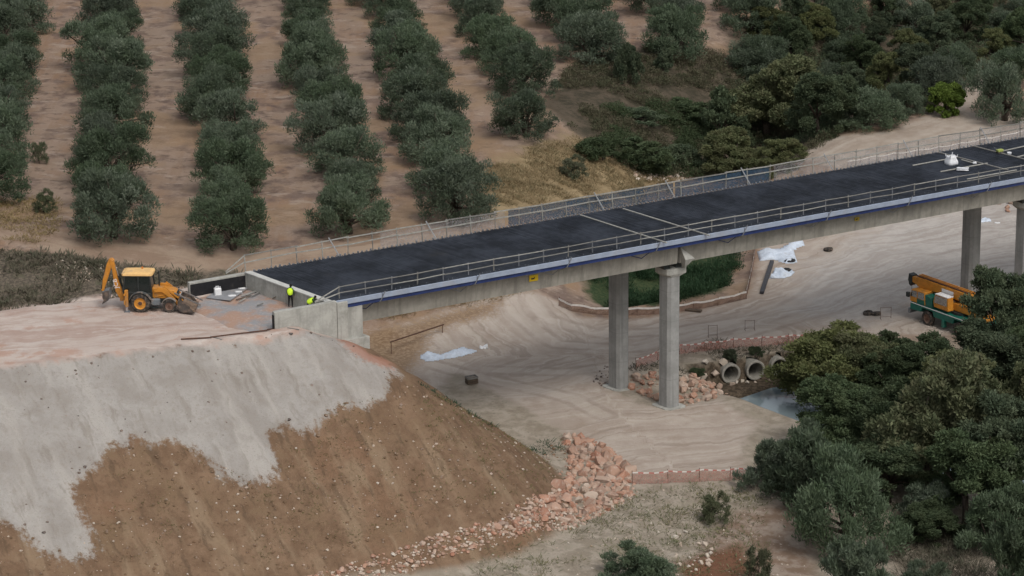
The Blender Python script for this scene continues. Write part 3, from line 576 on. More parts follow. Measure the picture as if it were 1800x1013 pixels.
for s_, l in ((-12.1, 'yellow plate with a dark mark on the concrete girder before the first pier'), (17.4, 'small dull yellow plate on the girder between the two piers')):
    o = empty('sign_plate', (*bw(s_, -3.885), 12.95), BA, l, 'sign')
    k_ = 1.0 if s_ < 0 else .6; b = MB(); b.box(-.38 * k_, .38 * k_, -.03, 0, -.24 * k_, .24 * k_); b.build('plate', SIGNY if s_ < 0 else simple('dull_yellow_plate', (.34, .25, .04), .7, .2, 4, .2), o)
    b = MB(); b.box(-.22 * k_, .05 * k_, -.036, -.031, -.10 * k_, .02); b.box(.02, .10 * k_, -.036, -.031, -.04, .07); b.build('mark', simple('dark_ink', (.03, .025, .02), .7), o)

# ------------------------------------------------------------------ backhoe loader (x forward, y left, z up)
bp = at(251, 541, EZ); BH = empty('backhoe_loader', (bp[0], bp[1], zat(bp[0], bp[1]) - .02), R(-3), 'yellow and black backhoe loader with its boom raised, standing on the pink haul road', 'backhoe')
def wheel(par, x, y, r, wd, rim, name='wheel', hubr=.55, treads=22):
    s = 1 if y > 0 else -1; o = link(name, None, par, (x, y, r))
    b = MB(); b.lathe([(r * .60, -wd / 2), (r * .86, -wd / 2 * 1.02), (r * .97, -wd / 2 * .85), (r * .985, 0), (r * .97, wd / 2 * .85), (r * .86, wd / 2 * 1.02), (r * .60, wd / 2)], 32)
    for k in range(treads):
        a = 2 * math.pi * k / treads
        for sg in (-1, 1):
            a2 = a + (.5 * 2 * math.pi / treads if sg > 0 else 0); p = lambda rr, yy, da: (rr * math.cos(a2 + da), yy, rr * math.sin(a2 + da))
            b.hexa([p(r * .95, sg * .02, .02), p(r * .95, sg * .02, .10), p(r * .93, sg * wd * .5, -.02), p(r * .93, sg * wd * .5, -.10), p(r * 1.01, sg * .02, .02), p(r * 1.01, sg * .02, .10), p(r * .99, sg * wd * .5, -.02), p(r * .99, sg * wd * .5, -.10)])
    b.build('tyre', TYRE, o)
    b = MB(); b.lathe([(r * .62, s * wd * .50), (r * .58, s * wd * .46), (r * .52, s * wd * .25), (r * .30, s * wd * .22), (r * .28, s * wd * .36), (r * .16, s * wd * .40), (0.001, s * wd * .40)], 24)
    b.lathe([(r * .62, -s * wd * .48), (r * .3, -s * wd * .2), (0.001, -s * wd * .2)], 24); b.build('rim', rim, o)
    b = MB(); b.lathe([(r * .22, s * wd * .37), (r * .20, s * wd * .42), (.001, s * wd * .43)], 12); b.build('hub', RUST, o)
    return o
for y in (-.88, .88): wheel(BH, 0, y, .72, .46, RIMY)
for y in (-.86, .86): wheel(BH, 2.12, y, .50, .33, RIMB, treads=18)
b = MB(); b.box(-1.25, 2.55, -.42, .42, .55, .95); b.box(-.6, .9, -.62, .62, .6, 1.05); b.box(1.9, 2.3, -.68, .68, .42, .58); b.box(-.15, .15, -.66, .66, .6, .85); b.build('chassis', DKG, BH, bevel=.03)
b = MB(); b.prism([(.78, .9), (2.55, .9), (2.62, 1.35), (2.45, 1.52), (.80, 1.72)], -.44, .44); hd = b.build('hood', YEL, BH, bevel=.05)
b = MB(); b.box(2.60, 2.66, -.36, .36, .95, 1.38); b.build('grille', DKG, hd)
# cab
CB = link('cab', None, BH)
b = MB(); b.prism([(-1.22, 1.05), (.86, .98), (.86, 1.42), (-1.28, 1.55)], -.78, .78); b.build('lower_body', DKG, CB, bevel=.03)
ptop = {'r': (-1.05, 2.72), 'm': (-.12, 2.74), 'f': (.72, 2.72)}
for y, yt in ((-.77, -.70), (.77, .70)):
    b = MB()
    for (x0, z0), (x1, z1) in (((-1.26, 1.5), (-1.08, 2.72)), ((-.12, 1.42), (-.12, 2.74)), ((.84, 1.4), (.70, 2.72))): b.bar((x0, y, z0), (x1, yt, z1), .09, .09)
    b.bar((-1.08, yt, 2.70), (.70, yt, 2.70), .08, .08); b.build('pillar_frame', DKG, CB)
    b = MB(); b.add([(-1.2, y * .985, 1.52), (-.16, y * .985, 1.44), (-.16, yt * .985, 2.68), (-1.04, yt * .985, 2.66)], [(0, 1, 2, 3)]); b.add([(-.08, y * .985, 1.44), (.80, y * .985, 1.42), (.68, yt * .985, 2.66), (-.08, yt * .985, 2.68)], [(0, 1, 2, 3)]); b.build('side_window', GLASS, CB)
b = MB(); b.add([(.84, -.72, 1.42), (.84, .72, 1.42), (.71, .66, 2.66), (.71, -.66, 2.66)], [(0, 1, 2, 3)]); b.build('windscreen', GLASS, CB)
b = MB(); b.add([(-1.25, -.72, 1.55), (-1.25, .72, 1.55), (-1.07, .66, 2.66), (-1.07, -.66, 2.66)], [(0, 1, 2, 3)]); b.build('rear_window', GLASS, CB)
b = MB()
r0 = [(-1.22, -.80), (.82, -.80), (.95, -.55), (.95, .55), (.82, .80), (-1.22, .80), (-1.34, .6), (-1.34, -.6)]
r1 = [(-1.0, -.55), (.6, -.55), (.68, -.4), (.68, .4), (.6, .55), (-1.0, .55), (-1.08, .4), (-1.08, -.4)]
b.add([p + (2.73,) for p in r0] + [(p[0] * .99, p[1] * .99, 2.86) for p in r0] + [p + (2.95,) for p in r1], [tuple(range(8))[::-1]] + [(r * 8 + i, r * 8 + (i + 1) % 8, r * 8 + 8 + (i + 1) % 8, r * 8 + 8 + i) for r in range(2) for i in range(8)] + [tuple(16 + i for i in range(8))])
b.build('roof', YELR, CB)
b = MB(); b.lathe([(.07, 2.95), (.06, 3.07), (.001, 3.09)], 12, 'z', (.05, .35, 0)); b.build('beacon', simple('beacon_orange', (.5, .15, .02), .3), CB)
b = MB(); b.box(-.45, .05, -.25, .25, 1.3, 1.5); b.box(-.55, -.4, -.25, .25, 1.4, 2.15); b.box(.4, .62, -.3, .3, 1.4, 1.75); b.tube([(.3, 0, 1.5), (.42, 0, 1.95)], .02, 6); b.lathe([(.18, 1.95), (.2, 1.96), (.18, 1.97)], 14, 'z', (.42, 0, 0)); b.build('seat', simple('seat_grey', (.06, .06, .065), .8), CB)
for y in (-1, 1):
    b = MB(); pr = [(.86 * math.cos(R(a)), .72 + .86 * math.sin(R(a))) for a in range(20, 161, 20)]; pr2 = [(.80 * math.cos(R(a)), .72 + .80 * math.sin(R(a))) for a in range(160, 19, -20)]
    b.prism(pr + pr2, min(y * .66, y * 1.08), max(y * .66, y * 1.08)); b.build('fender', simple('fender_grey', (.07, .075, .075), .6, dirt=DUST), BH)
    b = MB(); pr = [(2.12 + .60 * math.cos(R(a)), .5 + .60 * math.sin(R(a))) for a in range(35, 156, 20)]; pr2 = [(2.12 + .56 * math.cos(R(a)), .5 + .56 * math.sin(R(a))) for a in range(155, 34, -20)]
    b.prism(pr + pr2, min(y * .70, y * 1.0), max(y * .70, y * 1.0)); b.build('fender', simple('fender_dust', (.20, .18, .16), .8, dirt=DUST), BH)
    b = MB(); b.box(.74, 1.42, min(y * .48, y * .82), max(y * .48, y * .82), .48, .98); b.build('tank', GREYP, BH, bevel=.06)
    b = MB(); b.box(.80, 1.30, min(y * .72, y * .95), max(y * .72, y * .95), .34, .38); b.box(.80, .84, min(y * .72, y * .95), max(y * .72, y * .95), .34, .6); b.build('step', DKG, BH)
    # loader arm
    b = MB(); b.prism([(.98, 1.62), (1.32, 1.80), (1.75, 1.78), (2.10, 1.40), (2.95, .42), (2.78, .28), (1.85, 1.22), (1.55, 1.46), (1.0, 1.42)], min(y * .50, y * .62), max(y * .50, y * .62)); la = b.build('loader_arm', YEL, BH, bevel=.02)
    b = MB(); b.tube([(1.05, y * .46, 1.05), (1.8, y * .47, 1.22)], .055, 8); b.tube([(1.8, y * .47, 1.22), (2.2, y * .48, 1.30)], .03, 8); b.build('lift_ram', YEL, la)
    b = MB(); b.bar((1.7, y * .56, 1.86), (2.75, y * .56, 1.02), .07, .12); b.build('tilt_link', YEL, la)
    # stabiliser
    b = MB(); b.box(-1.10, -.86, min(y * .88, y * 1.12), max(y * .88, y * 1.12), .45, 1.72); st = b.build('stabiliser', YEL, BH, bevel=.025)
    b = MB(); b.box(-1.06, -.90, min(y * .92, y * 1.08), max(y * .92, y * 1.08), .12, .45); b.build('leg', CHRM, st)
    b = MB(); b.prism([(-1.22, .04), (-.74, .04), (-.84, .15), (-1.12, .15)], min(y * .86, y * 1.14), max(y * .86, y * 1.14)); b.build('foot', GREYP, st)
b = MB(); b.box(-1.18, -.98, -1.12, 1.12, .62, .95); b.box(-1.18, -.98, -1.12, 1.12, 1.3, 1.45); b.build('rear_frame', YEL, BH, bevel=.02)
b = MB(); b.tube([(1.25, .30, 1.6), (1.25, .30, 2.55), (1.22, .30, 2.78)], [.055, .05, .045], 8); b.build('exhaust_stack', DKG, BH)
# front bucket and folded forks
b = MB(); pr = [(2.78, .98), (2.72, .55), (2.85, .20), (3.10, .06), (3.95, .05), (3.95, .08), (3.12, .12), (2.92, .24), (2.80, .56), (2.86, .96)]
b.prism(pr, -1.15, 1.15); fb = b.build('front_bucket', BUCK, BH)
for y in (-1.15, 1.13):
    b = MB(); b.prism([(2.80, .96), (2.74, .55), (2.88, .20), (3.12, .07), (3.92, .06), (3.55, .62), (3.1, .98)], y, y + .025); b.build('bucket_side', BUCK, fb)
for y in (-.55, .55):
    b = MB(); b.bar((2.45, y, 1.38), (4.35, y, .46), .14, .07); b.build('fork', simple('fork_steel', (.16, .15, .145), .6, .2, 3, .3, .3, dirt=DUST), fb)
b = MB(); b.box(3.0, 3.95, -1.05, 1.05, .09, .25); b.prism([(2.9, .2), (3.6, .2), (3.4, .5), (3.0, .62)], -1.0, 1.0); b.build('soil_load', simple('soil_in_bucket', (.20, .14, .10), .95, .25, 5), fb)
# boom, dipper, digging bucket
b = MB(); b.box(-1.62, -1.15, -.20, .20, .62, 1.30); b.build('kingpost', YEL, BH, bevel=.03)
BM = link('boom', None, BH)
b = MB(); b.prism([(-1.30, .95), (-1.62, .78), (-1.92, 1.35), (-2.02, 2.2), (-2.10, 3.0), (-2.28, 3.62), (-2.18, 3.80), (-1.98, 3.72), (-1.86, 3.15), (-1.70, 2.3), (-1.45, 1.60)], -.17, .17); b.build('boom_box', YEL, BM, bevel=.03)
b = MB(); b.tube([(-1.34, -.10, 1.45), (-1.64, -.10, 2.55)], .07, 8); b.build('boom_ram', DKG, BM); b = MB(); b.tube([(-1.64, -.10, 2.5), (-1.84, -.10, 3.25)], .04, 8); b.build('piston_rod', CHRM, BM)
DP = link('dipper', None, BH)
b = MB(); b.prism([(-2.06, 3.86), (-1.90, 3.70), (-2.05, 3.42), (-2.52, 2.10), (-2.78, 1.35), (-2.92, 1.35), (-2.84, 2.15), (-2.48, 3.40), (-2.28, 3.82)], -.13, .13); b.build('dipper_box', YEL, DP, bevel=.025)
b = MB(); b.tube([(-2.62, 0, 2.9), (-2.86, 0, 1.85)], .055, 8); b.tube([(-2.86, 0, 1.9), (-2.98, 0, 1.45)], .03, 8); b.build('bucket_ram', DKG, DP)
b = MB(); b.bar((-2.95, .0, 1.48), (-2.62, 0, 1.18), .22, .08); b.build('bucket_link', YEL, DP)
RB = link('rear_bucket', None, BH)
pr = [(-2.86, 1.36), (-2.36, 1.52), (-2.28, 1.10), (-2.42, .72), (-2.72, .52), (-2.74, .55), (-2.46, .75), (-2.33, 1.10), (-2.40, 1.46), (-2.86, 1.30)]
b = MB(); b.prism(pr, -.38, .38); b.build('bucket_shell', GREYP, RB)
for y in (-.39, .365): b = MB(); b.prism([(-2.86, 1.34), (-2.38, 1.48), (-2.31, 1.10), (-2.44, .74), (-2.72, .54), (-2.86, .9)], y, y + .025); b.build('bucket_side', BUCK, RB)
for k in range(4): b = MB(); b.bar((-2.70, -.3 + .2 * k, .55), (-2.92, -.3 + .2 * k, .44), .06, .05); b.build('tooth', BUCK, RB)
def text(txt, size, mt, par, loc, rot, name='lettering'):
    cu = bpy.data.curves.new(name, 'FONT'); cu.body = txt; cu.size = size; cu.extrude = .004; cu.align_x = 'CENTER'; cu.align_y = 'CENTER'
    t = bpy.data.objects.new('tmp', cu); col.objects.link(t); dg = bpy.context.evaluated_depsgraph_get(); me = bpy.data.meshes.new_from_object(t.evaluated_get(dg)); bpy.data.objects.remove(t)
    me.materials.clear(); me.materials.append(mt); o = link(name, me, par, loc, rot); return o
for y in (-1, 1):
    e = Euler((R(90), 0, 0 if y < 0 else R(180))).to_matrix() @ Matrix.Rotation(R(100) * 1, 3, 'Z')
    o = text('JCB', .42, WHT, BM, (-1.86, y * .176, 1.95), e.to_euler()); o.scale = (1.15, 1.0, 1.0)

# ------------------------------------------------------------------ mobile crane (x forward)
cp = at(1629, 566, 0.0); CH = R(126)
CR = empty('mobile_crane', (cp[0] + .15, cp[1] + .6, zat(cp[0], cp[1]) - .02), CH, 'orange and green two-axle mobile crane parked under the bridge beside the second pier', 'crane')
for x in (-1.2, -5.0):
    for y in (-1.05, 1.05): wheel(CR, x, y, .63, .40, RIMB, hubr=.5, treads=20)
b = MB(); b.box(-7.2, .9, -.55, .55, .75, 1.15); b.build('chassis', DKG, CR)
b = MB(); b.prism([(-7.2, 1.05), (-5.75, 1.05), (-5.62, 1.38), (-4.4, 1.38), (-4.25, .95), (-1.95, .95), (-1.8, 1.38), (-.55, 1.38), (-.4, 1.0), (.9, .95), (.9, 1.62), (-7.2, 1.62)], -1.22, 1.22); cbd = b.build('carrier_body', GRN, CR, bevel=.04)
for y in (-1.235, 1.235): b = MB(); b.box(-7.1, .85, y - .006, y + .006, 1.54, 1.61); b.build('white_stripe', WHT, cbd)
b = MB(); b.box(.905, 1.12, -1.24, 1.24, .55, 1.0); fb_ = b.build('bumper', GREYP, CR, bevel=.04)
b = MB(); b.box(1.125, 1.135, -1.1, 1.1, .88, .96); b.build('bumper_stripe', WHT, fb_)
for y in (-.85, .85): b = MB(); b.lathe([(.12, 1.12), (.12, 1.15), (.001, 1.16)], 14, 'x', (0, y, .72)); b.build('headlight', WHT, fb_)
CC = link('driver_cab', None, CR)
b = MB(); b.prism([(-.85, 1.625), (1.0, 1.625), (1.02, 2.15), (.86, 2.72), (-.8, 2.80)], -1.18, 1.18); b.build('cab_shell', ORG, CC, bevel=.06)
b = MB(); b.prism([(-1.75, 1.625), (-.855, 1.625), (-.805, 2.62), (-1.5, 2.5)], -1.16, 1.16); b.build('cab_rear', GRN, CC, bevel=.04)
for y in (-1.19, 1.19):
    b = MB(); b.add([(.15, y, 2.10), (.92, y, 2.10), (.80, y, 2.62), (.15, y, 2.66)], [(0, 1, 2, 3)]); b.build('side_window', GLASS, CC)
    b = MB(); b.add([(-.75, y, 2.10), (.05, y, 2.10), (.05, y, 2.66), (-.72, y, 2.68)], [(0, 1, 2, 3)]); b.build('side_window', GLASS, CC)
    b = MB(); b.box(-.78, .12, y - .004, y + .004, 1.65, 2.06); b.build('door_panel', GRN, CC)
b = MB(); b.add([(1.03, -1.0, 2.16), (1.03, 1.0, 2.16), (.885, .95, 2.66), (.885, -.95, 2.66)], [(0, 1, 2, 3)]); b.build('windscreen', GLASS, CC)
TT = link('turntable', None, CR)
b = MB(); b.lathe([(.85, 1.63), (.85, 1.82), (.001, 1.82)], 24, 'z', (-4.1, 0, 0)); b.build('slew_ring', DKG, TT)
b = MB(); b.prism([(-6.9, 1.85), (-2.6, 1.85), (-2.6, 2.35), (-4.3, 2.55), (-6.9, 2.7)], -1.2, .55); b.build('superstructure', ORG, TT, bevel=.05)
b = MB(); b.box(-7.5, -6.95, -1.22, 1.22, 1.75, 2.65); b.build('counterweight', ORG, TT, bevel=.06)
b = MB(); b.prism([(-3.7, 1.85), (-1.95, 1.85), (-1.85, 2.3), (-2.05, 3.0), (-3.6, 3.0)], .58, 1.22); b.build('operator_cab', ORG, TT, bevel=.04)
b = MB(); b.add([(-3.5, 1.232, 2.25), (-2.0, 1.232, 2.25), (-2.12, 1.232, 2.92), (-3.5, 1.232, 2.92)], [(0, 1, 2, 3)]); b.build('operator_window', GLASS, TT)
b = MB(); b.box(-3.6, -2.1, .60, 1.25, 3.005, 3.06); b.build('cab_trim', WHT, TT)
BO_ = link('telescopic_boom', None, CR)
for k, (x0, x1, hw, z0, z1) in enumerate(((-6.6, 1.0, .40, 2.72, 3.55), (1.0, 1.35, .34, 2.80, 3.48), (1.35, 1.7, .28, 2.86, 3.42))):
    b = MB(); b.prism([(-.0 - hw, z0 + .08), (-hw + .08, z0), (hw - .08, z0), (hw, z0 + .08), (hw, z1), (-hw, z1)], x0, x1, 'x'); b.build('boom_section', ORG, BO_, bevel=.015)
for y in (-.30, -.05, .25): b = MB(); b.bar((-5.2, y, 3.62), (1.2, y, 3.62), .09, .10); b.build('boom_rib', ORG if y < .2 else RUST, BO_)
b = MB(); b.box(-3.4, -2.0, .404, .412, 2.95, 3.35); b.build('plate', WHT, BO_)
b = MB(); b.prism([(1.7, 3.5), (2.15, 3.6), (2.25, 3.0), (2.0, 2.55), (1.7, 2.8)], -.30, .30); b.build('boom_head', DKG, BO_, bevel=.03)
for y in (-.15, .15): b = MB(); b.lathe([(.001, y - .04), (.24, y - .04), (.20, y), (.24, y + .04), (.001, y + .04)], 18, 'y', (2.0, 0, 2.75)); b.build('sheave', RUST, BO_)
b = MB(); b.tube([(2.05, 0, 2.6), (2.05, 0, 1.9)], .02, 6); b.build('hoist_rope', STEELG, BO_)
b = MB(); b.box(1.93, 2.17, -.10, .10, 1.55, 1.92); b.tube([(2.05, 0, 1.56), (2.05, 0, 1.35), (2.13, 0, 1.24), (2.2, 0, 1.34)], .035, 6); b.build('hook_block', simple('hook_grey', (.45, .45, .42), .5), BO_)
b = MB(); b.tube([(-5.9, -.0, 2.2), (-2.4, 0, 2.72)], .15, 10); b.build('lift_ram', RUST, BO_)
b = MB(); b.lathe([(.001, -.35), (.36, -.35), (.36, -.30), (.24, -.28), (.24, .28), (.36, .30), (.36, .35), (.001, .35)], 18, 'y', (-6.5, -.6, 3.0)); b.build('winch_drum', ORG, TT)
for y in (-1, 1):
    b = MB(); b.lathe([(.10, 1.83), (.10, 2.5), (.001, 2.5)], 10, 'z', (-5.9, y * .95 - .1, 0)) if y < 0 else b.box(.95, 1.25, 1.2, 1.4, 2.0, 2.4); b.build('exhaust' if y < 0 else 'mirror', DKG, TT if y < 0 else CC)
    for x in (-3.1, -6.6): b = MB(); b.box(x - .15, x + .15, min(y * .9, y * 1.26), max(y * .9, y * 1.26), .35, 1.04); b.build('outrigger', GRN if x > -5 else ORG, CR, bevel=.02)

# ------------------------------------------------------------------ people
def skin_mesh(segs, name):
    """segs: list of (pointA, radiusA, pointB, radiusB) sharing points; grown with Skin + Subdivision into one surface"""
    pts = []; rad = []; idx = {}
    def pid(p, r):
        k = tuple(round(q, 4) for q in p)
        if k not in idx: idx[k] = len(pts); pts.append(p); rad.append(r)
        return idx[k]
    es = [(pid(a, ra), pid(b_, rb)) for a, ra, b_, rb in segs]
    me = bpy.data.meshes.new(name); me.from_pydata(pts, es, []); o = bpy.data.objects.new('tmp', me); col.objects.link(o)
    md = o.modifiers.new('skin', 'SKIN'); md.use_smooth_shade = True
    for i, r in enumerate(rad): me.skin_vertices[0].data[i].radius = r if hasattr(r, '__len__') else (r, r)
    me.skin_vertices[0].data[0].use_root = True
    o.modifiers.new('sub', 'SUBSURF').levels = 2
    dg = bpy.context.evaluated_depsgraph_get(); res = bpy.data.meshes.new_from_object(o.evaluated_get(dg)); bpy.data.objects.remove(o); return res
def person(loc, rz, J, label):
    """J: joints in metres, x forward, y left"""
    root = empty('person', loc, rz, label, 'person')
    V = lambda k: tuple(J[k])
    segs = [(V('pelvis'), (.15, .13), V('waist'), (.15, .115)), (V('waist'), (.15, .115), V('chest'), (.17, .13)), (V('chest'), (.17, .13), V('neck'), (.062, .062)), (V('neck'), (.062, .062), V('head'), (.088, .10)), (V('head'), (.088, .10), V('crown'), (.07, .08))]
    zone = ['tr', 'to', 'to', 'sk', 'ha']
    for q in 'lr':
        segs += [(V('chest'), (.17, .13), V(q + 'sh'), (.07, .07)), (V(q + 'sh'), (.07, .07), V(q + 'el'), (.046, .046)), (V(q + 'el'), (.046, .046), V(q + 'wr'), (.032, .03)), (V(q + 'wr'), (.032, .03), V(q + 'hd'), (.042, .022))]; zone += ['to', 'sl', 'sl', 'sk']
        segs += [(V('pelvis'), (.15, .13), V(q + 'hp'), (.095, .095)), (V(q + 'hp'), (.095, .095), V(q + 'kn'), (.066, .066)), (V(q + 'kn'), (.066, .066), V(q + 'an'), (.045, .045)), (V(q + 'an'), (.045, .045), V(q + 'toe'), (.045, .035))]; zone += ['tr', 'tr', 'tr', 'bo']
    me = skin_mesh(segs, 'body')
    bm = bmesh.new(); bm.from_mesh(me)
    for q in 'lr':      # five fingers per hand, rooted inside the palm
        h = Vector(V(q + 'hd')); wv = (h - Vector(V(q + 'wr'))).normalized(); sd_ = wv.cross(Vector((0, 1, 0)));  sd_ = sd_.normalized() if sd_.length > .1 else Vector((1, 0, 0)); cu = wv.cross(sd_)
        for k in range(5):
            off = (k - 1.5) * .019 if k < 4 else -.045; ln = (.065, .075, .07, .055, .05)[k]; b0 = h + sd_ * off; d1 = wv if k < 4 else (wv * .6 - sd_ * .8).normalized()
            mb = MB(); mb.tube([b0 - d1 * .02, b0 + d1 * ln * .5, b0 + d1 * ln * .8 + cu * .015, b0 + d1 * ln * .95 + cu * .035], [.0095, .009, .008, .006], 6)
            vs_ = [bm.verts.new(v) for v in mb.v]
            for f in mb.f:
                try: bm.faces.new([vs_[i] for i in f])
                except ValueError: pass
    hd = Vector(V('head')); fw = (Vector(V('nose')) - hd).normalized()
    mb = MB(); mb.tube([hd + fw * .085 + Vector((0, 0, .02)), hd + fw * .115, hd + fw * .09 - Vector((0, 0, .02))], [.010, .016, .008], 6)
    for sg in (-1, 1): sdv = fw.cross(Vector((0, 0, 1))).normalized() * sg; mb.tube([hd + sdv * .08 + Vector((0, 0, .03)), hd + sdv * .098, hd + sdv * .08 - Vector((0, 0, .035))], [.012, .02, .01], 6)
    vs_ = [bm.verts.new(v) for v in mb.v]
    for f in mb.f: bm.faces.new([vs_[i] for i in f])
    bm.to_mesh(me); bm.free()
    for q in (TROU, SLEE, SKIN, HAIR, DKG): me.materials.append(q)
    mi = {'tr': 0, 'to': 1, 'sl': 1, 'sk': 2, 'ha': 2, 'bo': 4}
    A_ = np.array([s[0] for s in segs]); B_ = np.array([s[2] for s in segs]); RR = np.array([max(s[1]) for s in segs])
    for p in me.polygons:
        c_ = np.array(p.center); t = np.clip(((c_ - A_) * (B_ - A_)).sum(1) / ((B_ - A_) ** 2).sum(1), 0, 1); d = np.linalg.norm(c_ - A_ - t[:, None] * (B_ - A_), axis=1) - RR * .5
        p.material_index = mi[zone[int(np.argmin(d))]]; p.use_smooth = True
    link('body', me, root)
    vm = skin_mesh([(V('pelvis'), (.24, .20), V('waist'), (.24, .20)), (V('waist'), (.24, .20), V('chest'), (.27, .22)), (V('chest'), (.27, .22), tuple(Vector(V('neck')) * .55 + Vector(V('chest')) * .45), (.15, .12)),
                    (V('chest'), (.27, .22), V('lsh'), (.12, .12)), (V('chest'), (.27, .22), V('rsh'), (.12, .12))], 'vest'); vm.materials.append(VEST); vs_o = link('vest', vm, root)
    hm = bpy.data.meshes.new('hair'); bm = bmesh.new(); bmesh.ops.create_uvsphere(bm, u_segments=14, v_segments=9, radius=.108)
    for v in bm.verts:
        if v.co.dot(fw) > .05 and v.co.z < .05: v.co *= .8
        if v.co.z < -.03: v.co *= .82
    bm.to_mesh(hm); bm.free(); hm.materials.append(HAIR); hm.shade_smooth(); link('hair', hm, root, tuple(hd + Vector((0, 0, .025)) - fw * .015), (0, 0, 0), (1.0, .92, 1.05))
    return root
STAND = dict(pelvis=(0, 0, .93), waist=(.0, 0, 1.10), chest=(.03, 0, 1.33), neck=(.08, 0, 1.50), head=(.13, 0, 1.60), crown=(.135, 0, 1.68), nose=(.25, 0, 1.54),
    lsh=(.04, .19, 1.40), lel=(.02, .27, 1.14), lwr=(.12, .25, .92), lhd=(.17, .23, .84), rsh=(.04, -.19, 1.40), rel=(.02, -.27, 1.14), rwr=(.12, -.25, .92), rhd=(.17, -.23, .84),
    lhp=(0, .10, .86), lkn=(.02, .13, .48), lan=(-.02, .14, .08), ltoe=(.14, .16, .035), rhp=(0, -.10, .86), rkn=(.02, -.13, .48), ran=(-.02, -.14, .08), rtoe=(.14, -.16, .035))
LEAN = dict(pelvis=(-.05, 0, .90), waist=(.06, 0, 1.05), chest=(.27, 0, 1.20), neck=(.42, 0, 1.31), head=(.52, 0, 1.36), crown=(.56, 0, 1.43), nose=(.62, 0, 1.27),
    lsh=(.30, .19, 1.26), lel=(.42, .27, 1.02), lwr=(.62, .20, .96), lhd=(.70, .18, .93), rsh=(.30, -.19, 1.26), rel=(.42, -.27, 1.02), rwr=(.62, -.20, .96), rhd=(.70, -.18, .93),
    lhp=(-.04, .10, .84), lkn=(.10, .14, .46), lan=(-.06, .14, .08), ltoe=(.10, .16, .035), rhp=(-.04, -.10, .84), rkn=(.14, -.14, .47), ran=(.04, -.15, .08), rtoe=(.20, -.17, .035))
q = at(511, 540, 12.97); person((q[0], q[1], 12.95), R(70), STAND, 'person in yellow hi-vis vest and dark trousers standing behind the abutment, seen from behind')
person((*bw(-30.45, -3.2), 12.95), R(10), LEAN, 'person in yellow hi-vis vest bending forward between the back wall and the wing wall')

# ------------------------------------------------------------------ vegetation
def leaf_cloud(name, C, Rr, per, ln, wd, up, mt, seed, flat=.85, shoots=0):
    """many small diamond leaves through and around a set of clump spheres; 'tint' varies per leaf"""
    g_ = np.random.default_rng(seed); C = np.asarray(C, float); Rr = np.asarray(Rr, float)
    ci = np.repeat(np.arange(len(C)), (per * (Rr / Rr.mean()) ** 2).astype(int) + 8); n = len(ci)
    d = g_.normal(size=(n, 3)); d /= np.linalg.norm(d, axis=1)[:, None]; d[:, 2] = np.where(g_.random(n) < .55, np.abs(d[:, 2]), d[:, 2])
    rr = g_.random(n) ** .30 * (1 + .18 * g_.normal(size=n).clip(-1, 2))
    p = C[ci] + d * (Rr[ci] * rr)[:, None] * np.array([1, 1, flat])
    axv = d + g_.normal(size=(n, 3)) * .7; axv[:, 2] += up; axv /= np.linalg.norm(axv, axis=1)[:, None]
    sd_ = np.cross(axv, g_.normal(size=(n, 3))); sd_ /= np.linalg.norm(sd_, axis=1)[:, None] + 1e-9
    l = ln * (.6 + .8 * g_.random(n)); w_ = wd * (.6 + .8 * g_.random(n)); tint = np.clip(.45 + .22 * g_.normal(size=n) + .24 * g_.normal(size=len(C))[ci], 0, 1)
    v = np.stack([p - axv * (l * .5)[:, None], p + sd_ * (w_ * .5)[:, None], p + axv * (l * .5)[:, None], p - sd_ * (w_ * .5)[:, None]], 1).reshape(-1, 3)
    v[:, 2] = np.maximum(v[:, 2], .03)
    return quads(name, v, np.repeat(tint, 4), mt)
def quads(name, v, tint, mt):
    me = bpy.data.meshes.new(name); n = len(v) // 4
    me.vertices.add(4 * n); me.vertices.foreach_set('co', v.astype(np.float32).ravel()); me.loops.add(4 * n); me.loops.foreach_set('vertex_index', np.arange(4 * n)); me.polygons.add(n); me.polygons.foreach_set('loop_start', np.arange(0, 4 * n, 4)); me.update(calc_edges=True)
    a = me.attributes.new('tint', 'FLOAT', 'POINT'); a.data.foreach_set('value', tint.astype(np.float32)); me.materials.append(mt); return me
